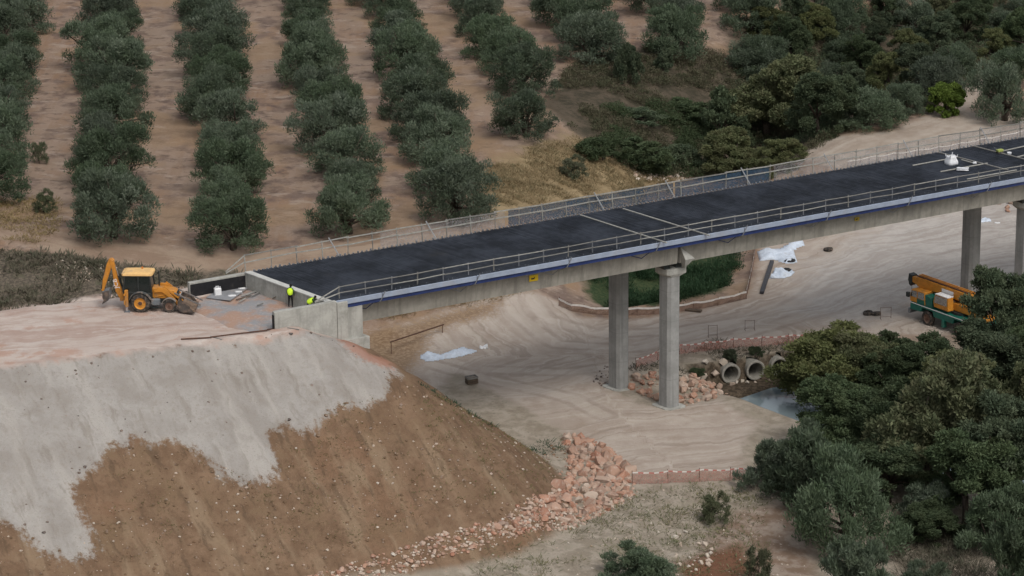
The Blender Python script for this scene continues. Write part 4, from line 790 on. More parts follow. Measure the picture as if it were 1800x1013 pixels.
def tree_variant(kind, seed):
    r = random.Random(seed); C = []; Q = []
    if kind == 'olive':     # low rounded crown on a forked trunk, unit size about 6.4 m wide and 4.4 m tall
        lobes = [(r.uniform(-1.5, 1.5), r.uniform(-1.5, 1.5), r.uniform(2.2, 3.0), r.uniform(1.1, 1.6)) for _ in range(5)]
        for x, y, z, q in lobes:
            for _ in range(11):
                a = r.uniform(0, 6.28); e = r.uniform(-.5, 1.3); C.append((x + q * math.cos(a) * math.cos(e), y + q * math.sin(a) * math.cos(e), max(z + q * .95 * math.sin(e), .75))); Q.append(r.uniform(.42, .75))
        for _ in range(34):
            a = r.uniform(0, 6.28); rr = r.uniform(1.5, 2.9); C.append((rr * math.cos(a), rr * math.sin(a), r.uniform(.45, 1.9))); Q.append(r.uniform(.4, .68))
        cm = leaf_cloud('crown', C, Q, 170, .27, .065, 1.0, L_OLIVE, seed, 1.08); st = [(r.uniform(-.25, .25), r.uniform(-.25, .25)) for _ in range(3)]; th = .9; tr = .24
    else:
        h, wd, mt, per, ln, lw = {'tall': (8.4, 3.4, L_DARK, 330, .25, .11), 'yellow': (7.2, 3.4, L_YELL, 330, .25, .11), 'shrub': (2.6, 1.9, L_DARK, 150, .20, .085), 'lime': (2.2, 1.2, L_LIME, 140, .26, .14), 'greyshrub': (2.8, 2.2, L_OLIVE, 170, .27, .06), 'sparse': (2.6, 2.0, L_WEEDG, 34, .42, .07)}[kind]
        nl = {'tall': 9, 'yellow': 9, 'lime': 14}.get(kind, 5)
        for _ in range(nl):
            a = r.uniform(0, 6.28); rr = wd * r.uniform(.15, .62); z0 = h * r.uniform(.35, .76); q0 = wd * r.uniform(.30, .46)
            for _ in range(12):
                a2 = r.uniform(0, 6.28); e = r.uniform(-.7, 1.35); C.append((rr * math.cos(a) + q0 * math.cos(a2) * math.cos(e), rr * math.sin(a) + q0 * math.sin(a2) * math.cos(e), max(z0 + q0 * math.sin(e) * 1.05, .3))); Q.append(q0 * r.uniform(.28, .52))
        for _ in range(int(14)):
            a = r.uniform(0, 6.28); rr = wd * r.uniform(.45, .95); C.append((rr * math.cos(a), rr * math.sin(a), h * r.uniform(.08, .42))); Q.append(wd * r.uniform(.14, .24))
        cm = leaf_cloud('crown', C, Q, per, ln, lw, .9 if kind == 'greyshrub' else .35, mt, seed); st = [(r.uniform(-.3, .3), r.uniform(-.3, .3)) for _ in range(2)]; th = h * .28; tr = .05 * h ** .75
    b = MB()
    for k, (x, y) in enumerate(st):
        c1 = C[r.randrange(len(C))]; p1 = (x * 1.6, y * 1.6, th); b.tube([(x * .4, y * .4, -.4), (x * .8, y * .8, th * .5), p1], [tr, tr * .75, tr * .62], 7)
        for _ in range(5):
            c1 = C[r.randrange(len(C))]; m_ = tuple((p1[i] * .5 + c1[i] * .5) + (0, 0, .15)[i] for i in range(3)); b.tube([p1, m_, c1], [tr * .5, tr * .3, tr * .1], 5)
    return b.mesh('trunk', BARK, True), cm
VAR = {k: [tree_variant(k, 100 * i + j) for j in range(nv)] for i, (k, nv) in enumerate((('olive', 8), ('tall', 4), ('yellow', 4), ('shrub', 4), ('lime', 1), ('greyshrub', 4), ('sparse', 3)))}
DIM = {'olive': (6.6, 4.5), 'tall': (7.2, 8.6), 'yellow': (7.2, 7.6), 'shrub': (4.0, 2.8), 'lime': (2.6, 2.3), 'greyshrub': (4.6, 3.1), 'sparse': (4.2, 2.9)}
NAME = {'olive': 'olive_tree', 'tall': 'riverside_tree', 'yellow': 'riverside_tree', 'shrub': 'shrub', 'lime': 'lemon_tree', 'greyshrub': 'shrub', 'sparse': 'shrub'}
def plant(kind, p, sx, sz, label, group=None, var=None):
    tm, cm = VAR[kind][random.randrange(len(VAR[kind])) if var is None else var]
    o = empty(NAME[kind], tuple(p), random.uniform(0, 6.28), label, 'shrub' if NAME[kind] == 'shrub' else 'tree', group); o.scale = (sx, sx * random.uniform(.92, 1.08), sz)
    link('trunk', tm, o); link('crown', cm, o); return o
def plant_px(kind, cx, top, bot, wpx, label, group=None):
    p = hit(cx, bot - .09 * wpx); sc_ = pscale(p); W_, H_ = wpx / sc_, (bot - .09 * wpx - top) / sc_ / .95 - .02 * wpx / sc_
    return plant(kind, p - np.array([0, 0, .05]), W_ / DIM[kind][0], max(H_, .8) * 1.06 / DIM[kind][1], label, group)
# the olive grove: straight rows running away from the camera
ROWS = [(-56.8, 'the outermost row beyond the weedy ditch'), (-46.3, 'the row beyond the weedy ditch'), (-35.2, 'the row behind the backhoe loader'), (-24.0, 'the row behind the far wing wall'), (-13.6, 'the row behind the deck start'), (-3.9, 'the row behind the first span'), (6.6, 'the short row beside the bramble gully'), (16.6, 'the row above the gully head'), (26.6, 'the row across the gully head'), (36.6, 'the back row along the wooded stream'), (46.6, 'the last back row above the wooded stream')]
STARTS = {0: 268, 1: 278, 2: 267.0, 3: 265.5, 4: 270.0, 5: 274.0, 6: 318, 7: 331, 8: 336, 9: 338, 10: 352}
rr_ = random.Random(5)
ORDN = ['front', 'second', 'third', 'fourth', 'fifth', 'sixth', 'seventh', 'eighth', 'ninth', 'tenth', 'eleventh', 'twelfth', 'thirteenth', 'fourteenth', 'fifteenth', 'sixteenth', 'seventeenth', 'eighteenth', 'nineteenth', 'twentieth', 'twenty-first']
for i, (x0, nm) in enumerate(ROWS):
    y = STARTS[i]; k = 0
    while y < 395:
        x = x0 - .115 * (y - 266) + rr_.uniform(-.8, .8); yy = y + rr_.uniform(-.6, .6)
        s_ = rr_.uniform(.95, 1.33) * (1.06 if k == 0 else 1.0); skip = False
        if not skip:
            z = zat(x, yy); f = k == 0
            plant('olive', (x, yy, z - .05), s_, s_ * rr_.uniform(.88, 1.05), (ORDN[k] + ' olive tree from the bridge end of ' if k else 'front olive tree at the bridge end of ') + nm, 'olives in ' + nm)
        y += rr_.uniform(8.2, 9.3); k += 1
# named trees and shrubs around the stream, read off the photograph: centre x, top, bottom, width
for kd, cx, t, bt, w_, l, g_ in [
 ('yellow', 1350, 88, 262, 205, 'tall yellow-green tree rising behind the deck beside the gully', None),
 ('yellow', 1290, 225, 318, 130, 'low yellow-brown bushy tree just behind the bridge railing', None),
 ('yellow', 1365, 238, 312, 105, 'rounded yellow-green bushy tree behind the bridge railing, beside the sandy path', None),
 ('shrub', 1275, 165, 262, 110, 'dark tree between the gully and the tall yellow-green tree', None),
 ('tall', 1440, 120, 255, 130, 'dark green tree beside the tall yellow-green tree', None),
 ('olive', 1525, 162, 236, 135, 'olive tree with a dark trunk at the edge of the sandy path', None),
 ('olive', 1588, 150, 208, 85, 'smaller olive tree beyond the one with the dark trunk', None),
 ('olive', 1648, 100, 178, 115, 'olive tree behind the little lime-green tree', None),
 ('lime', 1664, 152, 208, 66, 'little bright lime-green tree standing alone on the sandy path', None),
 ('olive', 1765, 122, 224, 130, 'large olive tree on the far side of the sandy path from the lime-green tree', None),
 ('olive', 1790, 90, 160, 120, 'olive tree behind the large olive beyond the sandy path', None),
 ('shrub', 1100, 72, 150, 62, 'dark upright shrub at the head of the bramble gully', None),
 ('shrub', 1165, 88, 128, 45, 'small dark shrub on the bare bank at the gully head', None),
 ('olive', 925, 165, 252, 130, 'broad olive tree standing alone beside the dry grass', None),
 ('shrub', 1060, 238, 290, 100, 'dark green bush in the lower gully beside the dry grass', None),
 ('shrub', 1135, 245, 302, 120, 'dense dark green bush in the middle of the lower gully', None),
 ('shrub', 1205, 250, 305, 100, 'dark green bush in the gully against the yellow-brown tree', None),
 ('shrub', 1195, 178, 215, 120, 'brownish dark bush half way up the gully', None),
 ('shrub', 1120, 190, 225, 110, 'dark bramble bush in the upper gully', None),
 ('sparse', 78, 335, 378, 46, 'small grey bush on the slope left of the grove rows', None),
 ('sparse', 70, 248, 290, 34, 'thin young tree between two olive rows', None),
 ('sparse', 1005, 275, 318, 60, 'dry grey bush in the yellow grass behind the deck', None),
 ('yellow', 1452, 570, 738, 215, 'bushy green tree beside the concrete culvert pipes', 'x'),
 ('tall', 1492, 660, 820, 190, 'dark leafy tree over the pool beside the bushy tree', None),
 ('tall', 1570, 610, 740, 150, 'green tree between the bushy culvert tree and the crane', None),
 ('yellow', 1525, 582, 725, 160, 'yellow-green tree next to the bushy culvert tree', None),
 ('tall', 1615, 592, 735, 170, 'dark green tree in front of the crane wheels', None),
 ('yellow', 1690, 605, 760, 190, 'yellow-green tree between the crane tree and the large yellowing tree', None),
 ('tall', 1640, 880, 960, 130, 'dark low tree behind the brushwood', None),
 ('tall', 1560, 760, 900, 180, 'dark tree behind the broad olive bush', None),
 ('tall', 1800, 560, 720, 150, 'dark tree in front of the near column of the second pier', None),
 ('shrub', 1580, 585, 665, 110, 'spiky green shrub in front of the crane wheels', None),
 ('tall', 1760, 468, 690, 165, 'tall dark tree hiding the back of the mobile crane', None),
 ('tall', 1740, 555, 715, 200, 'wide dark green tree in front of the second pier', None),
 ('yellow', 1630, 600, 890, 270, 'large yellowing tree in the middle of the streamside thicket', None),
 ('tall', 1550, 670, 840, 160, 'dark tree between the yellowing tree and the pool', None),
 ('yellow', 1795, 590, 820, 180, 'yellowing tree at the outer edge of the streamside thicket', None),
 ('tall', 1775, 690, 930, 200, 'dark tree behind the outer shrubs of the thicket', None),
 ('tall', 1700, 740, 940, 210, 'dark leafy tree below the large yellowing tree', None),
 ('greyshrub', 1350, 765, 868, 125, 'rounded bush overhanging the end of the orange mesh fence', None),
 ('greyshrub', 1415, 742, 895, 200, 'dark green bush beside the end of the orange mesh fence', None),
 ('olive', 1490, 800, 990, 225, 'broad grey-green olive bush beside the bare path', None),
 ('greyshrub', 1620, 850, 935, 110, 'grey-green bush tucked behind the broad olive bush', None),
 ('greyshrub', 1745, 860, 985, 160, 'grey-green shrub at the outer edge of the thicket beside the brushwood', None),
 ('greyshrub', 1800, 900, 1060, 150, 'dark shrub growing over the brushwood', None),
 ('greyshrub', 1515, 938, 1075, 150, 'upright grey-green bush below the broad olive bush', None),
 ('greyshrub', 1620, 985, 1060, 110, 'low green bush beside the brushwood and pale stones', None),
 ('greyshrub', 1112, 955, 1045, 165, 'dark green bush on the pale ground past the rubble line', None),
 ('sparse', 1255, 865, 925, 62, 'weedy green bush on the pale ground near the mesh fence', None),
 ('sparse', 1335, 960, 1030, 60, 'small greyish bush on the bare reddish soil', None),
 ('shrub', 1285, 615, 640, 32, 'small green bush above the first culvert pipe', None),
 ('shrub', 1330, 612, 634, 30, 'small green bush above the second culvert pipe', None),
 ('shrub', 1220, 640, 664, 36, 'small green bush at the top of the rock pile by the pier', None)]:
    plant_px(kd, cx, t, bt, w_, l, None)
# the wooded stream behind: individual trees one can tell apart
wood = [(1345, 60, 1), (1390, 95, 0), (1440, 60, 1), (1480, 100, 2), (1520, 125, 0), (1545, 70, 0), (1590, 110, 1), (1600, 45, 2), (1640, 85, 0), (1680, 115, 2), (1700, 60, 0), (1745, 90, 1), (1770, 50, 2), (1800, 85, 0), (1385, 160, 0), (1450, 150, 2), (1500, 170, 0), (1560, 150, 1), (1610, 140, 0), (1400, 40, 0), (1480, 25, 2), (1560, 20, 0), (1640, 30, 1), (1720, 15, 0), (1790, 20, 2), (1430, 215, 0), (1480, 205, 0), (1335, 125, 2), (1680, -15, 0), (1600, -20, 2), (1510, -15, 0), (1760, -30, 0), (1830, 50, 0), (1850, 100, 1)]
WK = [('tall', 'dark green leafy tree in the wood along the stream behind the bridge', 'dark trees of the stream wood'), ('yellow', 'yellowing leafy tree in the wood along the stream behind the bridge', 'yellowing trees of the stream wood'), ('olive', 'grey-green round tree in the wood along the stream behind the bridge', 'grey-green trees of the stream wood')]
for cx, bt, k in wood:
    p = hit(cx, bt + 14); s_ = random.uniform(.72, 1.0) * (1.05 if k == 2 else .85); plant(WK[k][0], p - np.array([0, 0, .3]), s_, s_ * random.uniform(.8, 1.0), WK[k][1], WK[k][2])

# ground cover that nobody could count
def tufts(name, poly, n, hgt, spread, per, mt, label, cat, seed, wd=.05, jitter=None):
    g_ = np.random.default_rng(seed); xs = [p[0] for p in poly]; ys = [p[1] for p in poly]; m_ = int(n * 3)
    X_ = g_.uniform(min(xs), max(xs), m_); Y_ = g_.uniform(min(ys), max(ys), m_); ok = inside(X_, Y_, poly) & (fbm(X_, Y_, 5.0, seed, 3) > -.12); X_, Y_ = X_[ok][:n], Y_[ok][:n]; Z_ = zfun(X_, Y_)
    k = len(X_); sz = g_.uniform(.5, 1.3, k); tn = np.clip(.5 + .3 * g_.normal(size=k), 0, 1)
    ci = np.repeat(np.arange(k), per); q = len(ci); o = g_.normal(size=(q, 2)) * spread * sz[ci][:, None]; h = hgt * sz[ci] * g_.uniform(.4, 1.1, q)
    base = np.stack([X_[ci] + o[:, 0], Y_[ci] + o[:, 1], Z_[ci]], 1); base[:, 2] = zfun(base[:, 0], base[:, 1]) - .03
    lean = np.stack([o[:, 0] * .8 + g_.normal(size=q) * .35 * h, o[:, 1] * .8 + g_.normal(size=q) * .35 * h, h], 1); a = g_.uniform(0, 6.28, q); sd_ = np.stack([np.cos(a), np.sin(a), 0 * a], 1) * (wd * sz[ci])[:, None]
    v = np.stack([base - sd_ * .4, base + lean * .5 + sd_, base + lean, base + lean * .5 - sd_], 1).reshape(-1, 3)
    o_ = link(name, quads(name, v, np.repeat(np.clip(tn[ci] + g_.normal(size=q) * .15, 0, 1), 4), mt)); return tag(o_, label, cat, kind='stuff')
def undergrowth(name, poly, n, r0, r1, per, ln, wd, mt, label, cat, seed, up=.6, flat=.75):
    g_ = np.random.default_rng(seed); xs = [p[0] for p in poly]; ys = [p[1] for p in poly]; X_ = g_.uniform(min(xs), max(xs), n * 5); Y_ = g_.uniform(min(ys), max(ys), n * 5)
    ok = inside(X_, Y_, poly) & (fbm(X_, Y_, 6.0, seed, 3) > -.16); X_, Y_ = X_[ok][:n], Y_[ok][:n]; q = r0 * (r1 / r0) ** g_.random(len(X_)); z0 = float(zfun(X_, Y_).min()) - 1
    me = leaf_cloud(name, np.stack([X_, Y_, zfun(X_, Y_) - z0 + q * .25], 1), q, per, ln, wd, up, mt, seed, flat); return tag(link(name, me, None, (0, 0, z0)), label, cat, kind='stuff')
undergrowth('scrub_cover', POL['m_scrub'], 2600, .35, .95, 70, .22, .08, L_SCRUB, 'brown-green brambles and low scrub covering the gully', 'scrub', 1)
undergrowth('scrub_cover', hpoly([(1010, 235), (1060, 190), (1200, 170), (1270, 240), (1230, 312), (1110, 302)]), 330, .5, 1.1, 120, .22, .09, L_DARK, 'dark green brambles in the lower gully', 'scrub', 2)
undergrowth('reed_bed', POL['m_green'], 330, .5, 1.1, 150, .30, .06, L_REED, 'green reeds and bushes behind the first pier', 'reeds', 3, 1.2, 1.1)
undergrowth('thicket_undergrowth', hpoly([(1420, 740), (1560, 650), (1830, 640), (1830, 920), (1640, 930), (1520, 880), (1440, 800)]), 420, .5, 1.2, 110, .24, .09, L_DARK, 'dark undergrowth filling the streamside thicket', 'undergrowth', 4)
undergrowth('wood_undergrowth', hpoly([(1290, 120), (1340, 40), (1830, -20), (1830, 110), (1700, 140), (1620, 190), (1450, 250), (1290, 260)]), 700, .5, 1.2, 80, .26, .10, L_DARK, 'undergrowth of the stream wood behind the bridge', 'undergrowth', 5)
tufts('dry_grass', POL['m_dry'], 1800, .30, .25, 14, L_DRY, 'dry yellow grass beyond the bridge deck', 'grass', 4, .03)
tufts('weeds', POL['m_weed'], 2200, .45, .30, 16, L_WEED, 'grey-brown weeds in the ditch behind the haul road', 'weeds', 5, .05)
tufts('dry_grass', hpoly([(660, 565), (860, 530), (940, 510), (870, 490), (660, 540)]), 400, .30, .25, 12, L_DRY, 'dry grass on the bank under the first span', 'grass', 6, .03)
tufts('grass', hpoly([(800, 1000), (1000, 930), (1110, 870), (1320, 845), (1400, 880), (1300, 1030), (760, 1040)]), 650, .24, .28, 12, leafmat('short_grass', (.12, .125, .07), (.23, .20, .12), (.09, .105, .055)), 'thin short grass on the pale ground past the rubble', 'grass', 7, .03)
tufts('weeds', hpoly([(650, 690), (990, 765), (1000, 820), (950, 890), (560, 1000), (200, 990), (160, 830), (330, 790), (470, 850), (560, 730)]), 900, .14, .16, 9, leafmat('slope_weed', (.11, .10, .05), (.20, .16, .09), (.09, .10, .045)), 'sparse weeds on the brown embankment slope', 'weeds', 8, .03)
tufts('weeds', hpoly([(700, 660), (1000, 760), (1010, 790), (960, 800), (720, 690)]), 160, .22, .22, 12, L_REED, 'green weeds along the top of the brown slope', 'weeds', 9, .03)
tufts('brushwood', hpoly([(1560, 960), (1640, 915), (1760, 950), (1800, 1030), (1600, 1030)]), 500, .5, .4, 14, L_WEED, 'dry grey brushwood under the thicket', 'brushwood', 10, .03)
tufts('dry_grass', hpoly([(0, 330), (100, 350), (110, 400), (60, 430), (-20, 420), (-20, 340)]), 500, .25, .25, 12, L_DRY, 'dry grass patch on the slope below the outer olive row', 'grass', 12, .03)
tufts('weeds', hpoly([(1080, 650), (1260, 600), (1450, 590), (1480, 620), (1330, 640), (1200, 660)]), 260, .25, .25, 12, L_WEED, 'weeds on the bank above the culvert pipes', 'weeds', 13, .04)

# ------------------------------------------------------------------ rocks
def rock_mesh(seed, mt):
    r = random.Random(seed); bm = bmesh.new()
    for _ in range(18):
        v = Vector((r.gauss(0, 1), r.gauss(0, 1), r.gauss(0, 1))).normalized(); v = Vector((v.x * r.uniform(.8, 1.1), v.y * r.uniform(.65, .95), v.z * r.uniform(.5, .8))); bm.verts.new(v)
    res = bmesh.ops.convex_hull(bm, input=bm.verts[:]); bmesh.ops.delete(bm, geom=[v for v in bm.verts if not v.link_faces], context='VERTS')
    bmesh.ops.recalc_face_normals(bm, faces=bm.faces); me = bpy.data.meshes.new('boulder'); bm.to_mesh(me); bm.free(); me.materials.append(mt); return me
RKM = [rock_mesh(i, ROCK) for i in range(10)]; RKW = [rock_mesh(40 + i, ROCKW) for i in range(5)]
def scatter(poly, n, r0, r1, seed, gap=.75):
    r = random.Random(seed); xs = [p[0] for p in poly]; ys = [p[1] for p in poly]; out = []; tr = 0
    sizes = sorted([r0 * (r1 / r0) ** (r.random() ** 1.5) for _ in range(n)], reverse=True)
    for q in sizes:
        for _ in range(60):
            x, y = r.uniform(min(xs), max(xs)), r.uniform(min(ys), max(ys))
            if not inside(np.array([x]), np.array([y]), poly)[0]: continue
            if all((x - a) ** 2 + (y - b_) ** 2 > (gap * (q + c_)) ** 2 for a, b_, c_ in out): out.append((x, y, q)); break
    return out
def boulders(poly, n, r0, r1, seed, meshes, label, group, lift=.25, gap=.75, name='boulder', cat='boulder'):
    r = random.Random(seed)
    for x, y, q in scatter(poly, n, r0, r1, seed, gap):
        o = link(name, meshes[r.randrange(len(meshes))], None, (x, y, zat(x, y) + q * lift), (r.uniform(-.5, .5), r.uniform(-.5, .5), r.uniform(0, 6.28)), (q * r.uniform(.9, 1.2), q * r.uniform(.85, 1.1), q * r.uniform(.85, 1.15))); tag(o, label, cat, group)
PC = hpoly([(988, 762), (1030, 770), (1075, 795), (1112, 832), (1112, 858), (1085, 882), (1035, 902), (965, 918), (885, 935), (865, 926), (930, 892), (975, 862), (1000, 825), (998, 788)])
boulders(PC, 195, .25, .72, 2, RKM, 'salmon-pink boulder in the riprap at the foot of the brown embankment', 'riprap boulders at the embankment foot', .12, .60)
PP = hpoly([(1108, 662), (1150, 655), (1200, 664), (1245, 662), (1285, 690), (1260, 700), (1200, 716), (1140, 700), (1108, 684)])
boulders(PP, 85, .22, .50, 3, RKM, 'pinkish rock in the pile around the foot of the first pier', 'rocks piled at the first pier', .35, .62)
boulders(hpoly([(1750, 352), (1830, 340), (1830, 385), (1768, 380)]), 16, .3, .7, 4, RKM, 'pinkish rock in the heap under the bridge past the second pier', 'rocks heaped past the second pier', .3, .7)
boulders([tuple(CUL + CULN * .35 + np.array([.937, .35]) * q) for q in (-3.0, 4.5)] + [tuple(CUL + CULN * .9 + np.array([.937, .35]) * q) for q in (4.5, -3.0)], 9, .16, .32, 15, RKW, 'tan rock wedged under the culvert pipe mouths', 'rocks under the culvert mouths', .2, .8)
boulders(hpoly([(1235, 640), (1275, 640), (1270, 668), (1235, 672)]), 8, .25, .5, 5, RKW, 'tan rock beside the culvert pipes', 'rocks beside the culvert pipes', .3, .7)
boulders(hpoly([(1180, 930), (1250, 940), (1255, 1005), (1190, 1010)]), 18, .14, .38, 6, RKW, 'pale rock in the weeds near the dark green bush', 'pale rocks in the weeds', .3, .9)
def rubble(name, poly, n, r0, r1, seed, mt, label, cat='rubble', sink=.2):
    g_ = random.Random(seed); G = np.random.default_rng(seed); xs = [p[0] for p in poly]; ys = [p[1] for p in poly]; X_ = G.uniform(min(xs), max(xs), n * 6); Y_ = G.uniform(min(ys), max(ys), n * 6); ok = inside(X_, Y_, poly); X_, Y_ = X_[ok][:n], Y_[ok][:n]; Z_ = zfun(X_, Y_)
    src = [rock_mesh(300 + seed * 10 + i, mt) for i in range(4)]; V_ = []; F_ = []; o = 0
    sv = [(np.array([v.co[:] for v in m_.vertices]), [tuple(p.vertices) for p in m_.polygons]) for m_ in src]
    for x, y, z in zip(X_, Y_, Z_):
        v, f = sv[g_.randrange(4)]; q = r0 * (r1 / r0) ** (g_.random() ** 2); a = g_.uniform(0, 6.28); c_, s_ = math.cos(a), math.sin(a)
        V_.append(np.stack([(v[:, 0] * c_ - v[:, 1] * s_) * q + x, (v[:, 0] * s_ + v[:, 1] * c_) * q + y, v[:, 2] * q + z + q * sink], 1)); F_ += [tuple(i + o for i in k) for k in f]; o += len(v)
    me = bpy.data.meshes.new(name); me.from_pydata(np.concatenate(V_).tolist(), [], F_); me.materials.append(mt); return tag(link(name, me), label, cat, kind='stuff')
PL = hpoly([(985, 862), (1000, 900), (1105, 862), (1120, 872), (1010, 930), (870, 958), (760, 990), (620, 1030), (470, 1060), (480, 1025), (640, 985), (760, 945), (880, 915)])
rubble('rubble', PL, 900, .05, .24, 21, ROCKW, 'pale stones mixed into the rubble line along the embankment foot')
rubble('rubble', PL, 1500, .07, .30, 1, ROCK, 'line of pinkish rubble along the foot of the embankment')
rubble('rubble', hpoly([(1000, 760), (1075, 785), (1120, 835), (1120, 870), (1030, 915), (900, 945), (860, 930), (960, 880), (990, 820)]), 260, .08, .22, 2, ROCK, 'small pinkish rubble between the riprap boulders')
rubble('rubble', PP, 260, .07, .18, 3, ROCK, 'small stones between the rocks at the pier')
rubble('stones', hpoly([(640, 700), (1000, 770), (990, 840), (900, 910), (480, 1030), (0, 1030), (0, 920), (140, 980), (130, 850), (240, 775), (340, 780), (440, 850), (490, 820), (480, 760)]), 480, .025, .15, 4, ROCKW, 'pale stones scattered over the brown embankment slope', 'stones')
rubble('clods', hpoly([(640, 700), (1000, 770), (990, 840), (900, 910), (480, 1030), (0, 1030), (0, 920), (140, 980), (130, 850), (240, 775), (340, 780), (440, 850), (490, 820), (480, 760)]), 1300, .04, .20, 11, rockmat('brown_clod', [(.13, .085, .052), (.19, .125, .078), (.16, .10, .06)]), 'brown clods on the embankment slope', 'clods', .05)
rubble('clods', hpoly([(0, 660), (320, 615), (600, 600), (690, 655), (560, 720), (460, 760), (480, 820), (440, 840), (340, 770), (240, 765), (110, 850), (140, 970), (0, 900)]), 260, .03, .20, 5, CLOD, 'dark clods scattered over the grey slope', 'clods', .1)
rubble('stones', hpoly([(770, 990), (1000, 925), (1120, 865), (1300, 850), (1400, 890), (1420, 1030), (760, 1040)]), 500, .03, .12, 6, ROCKW, 'pale stones on the ground past the rubble line', 'stones')
rubble('stones', hpoly([(1640, 985), (1800, 985), (1800, 1030), (1650, 1030)]), 120, .05, .2, 7, ROCKW, 'pale stones in the brushwood', 'stones')
rubble('stones', hpoly([(100, 455), (230, 475), (200, 500), (90, 490)]), 120, .05, .16, 8, ROCKW, 'pinkish stones in the weedy ditch', 'stones')
rubble('stones', hpoly([(1110, 300), (1210, 302), (1205, 318), (1115, 316)]), 160, .08, .3, 9, ROCKW, 'pale stones on the bank behind the deck', 'stones')
rubble('stones', hpoly([(1080, 690), (1100, 655), (1060, 640), (1040, 672)]), 60, .05, .15, 10, CLOD, 'dark stones beside the first pier', 'stones')
# ------------------------------------------------------------------ culvert pipes
right = np.array([-CULN[1], CULN[0]])
for px_, py_, l in ((1282, 655, 'open concrete culvert pipe next to the rock pile'), (1325, 649, 'open concrete culvert pipe next to the bushy green tree'), (1366, 643, 'third concrete culvert pipe almost hidden by the bushy tree')):
    c_ = PIPES[(1282, 1325, 1366).index(px_)]; o = empty('culvert_pipe', (c_[0], c_[1], -1.0), math.atan2(CULN[1], CULN[0]), l, 'pipe')
    b = MB(); b.lathe([(.64, -6.0), (.64, .26), (.68, .30), (.80, .30), (.84, .26), (.84, -.05), (.80, -.1), (.80, -6.0)], 32, 'x'); b.build('barrel', CONC, o, smooth=False)
    b = MB(); b.lathe([(.72, -5.9), (.001, -5.9)], 20, 'x'); b.build('far_end_soil', MUD, o)
# ------------------------------------------------------------------ safety mesh fences
def fence(px, hgt, label, net=NETO, step=2.4, tape=True, terrain=True, group=None, tw=.07, tapem=(TAPEW, TAPER)):
    P_ = [hit(*q) for q in px]; o = empty('mesh_fence', P_[0], 0, label, 'fence', group); o0 = np.array(P_[0])
    pts = []
    for a_, c_ in zip(P_[:-1], P_[1:]):
        k = max(int(np.hypot(*(c_ - a_)[:2]) / .32), 1)
        for i in range(k): q = a_ + (c_ - a_) * i / k; pts.append(np.array([q[0], q[1], zat(q[0], q[1])]))
    pts.append(P_[-1]); b = MB(); t = MB(); acc = 0.0; nextp = 0.0
    rs = random.Random(len(px) * 7 + int(px[0][0]))
    for i, q in enumerate(pts):
        sag = .10 * abs(math.sin(i * .42)) + rs.uniform(0, .05); z = q[2]; j = rs.uniform(-.06, .06)
        top = z + hgt - sag; b.v += [tuple(np.array([q[0], q[1] + j, z + .02]) - o0), tuple(np.array([q[0] + j * .6, q[1] - j, (z + top) / 2]) - o0), tuple(np.array([q[0], q[1], top]) - o0)]
        t.v += [tuple(np.array([q[0], q[1] - .02, top - tw]) - o0), tuple(np.array([q[0], q[1] - .02, top + .03]) - o0)]
        if i: acc += float(np.hypot(*(q - pts[i - 1])[:2]))
        if acc >= nextp: pb = MB(); l_ = rs.uniform(-.08, .08); pb.tube([tuple(q - o0 + np.array([0, .03, -.15])), tuple(q - o0 + np.array([l_, .03, hgt + .08]))], .025, 6); pb.build('post', RUST, o); nextp += step
    n = len(pts); b.f = [(3 * i + j, 3 * i + 3 + j, 3 * i + 4 + j, 3 * i + 1 + j) for i in range(n - 1) for j in range(2)]; b.mi = [0] * len(b.f); b.build('net', net, o)
    if tape: t.f = [(2 * i, 2 * i + 2, 2 * i + 3, 2 * i + 1) for i in range(n - 1)]; t.mi = [i % 2 if tapem[1] is TAPER else 0 for i in range(n - 1)]; t.build('top_band', list(tapem), o)
    return o
fence([(1112, 852), (1150, 851), (1215, 848), (1275, 846), (1330, 842)], 1.0, 'orange mesh fence running from the riprap boulders to the dark green bush')
fence([(1118, 648), (1160, 632), (1200, 622), (1290, 612), (1380, 606), (1480, 600)], .85, 'faded orange mesh fence on the bank above the culvert pipes')
NETBR = netmat('brown_net', (.26, .17, .13), .62)
fence([(982, 538), (1005, 548), (1040, 553), (1100, 555), (1180, 550), (1250, 540), (1312, 526)], .75, 'brown mesh fence with white top band in front of the green reeds', NETBR, tapem=(TAPEW, TAPEW), tw=.14)
fence([(1312, 526), (1318, 500), (1325, 465), (1328, 440)], .9, 'short white-banded mesh fence climbing beside the pale tarpaulin', NETBR, tapem=(TAPEW, TAPEW), tw=.16)
fence([(1490, 300), (1560, 288), (1640, 276), (1720, 262), (1830, 240)], 1.0, 'pale mesh fence with white posts along the sandy path behind the deck', NETW, 1.0, tapem=(TAPEW, TAPEW), tw=.06)
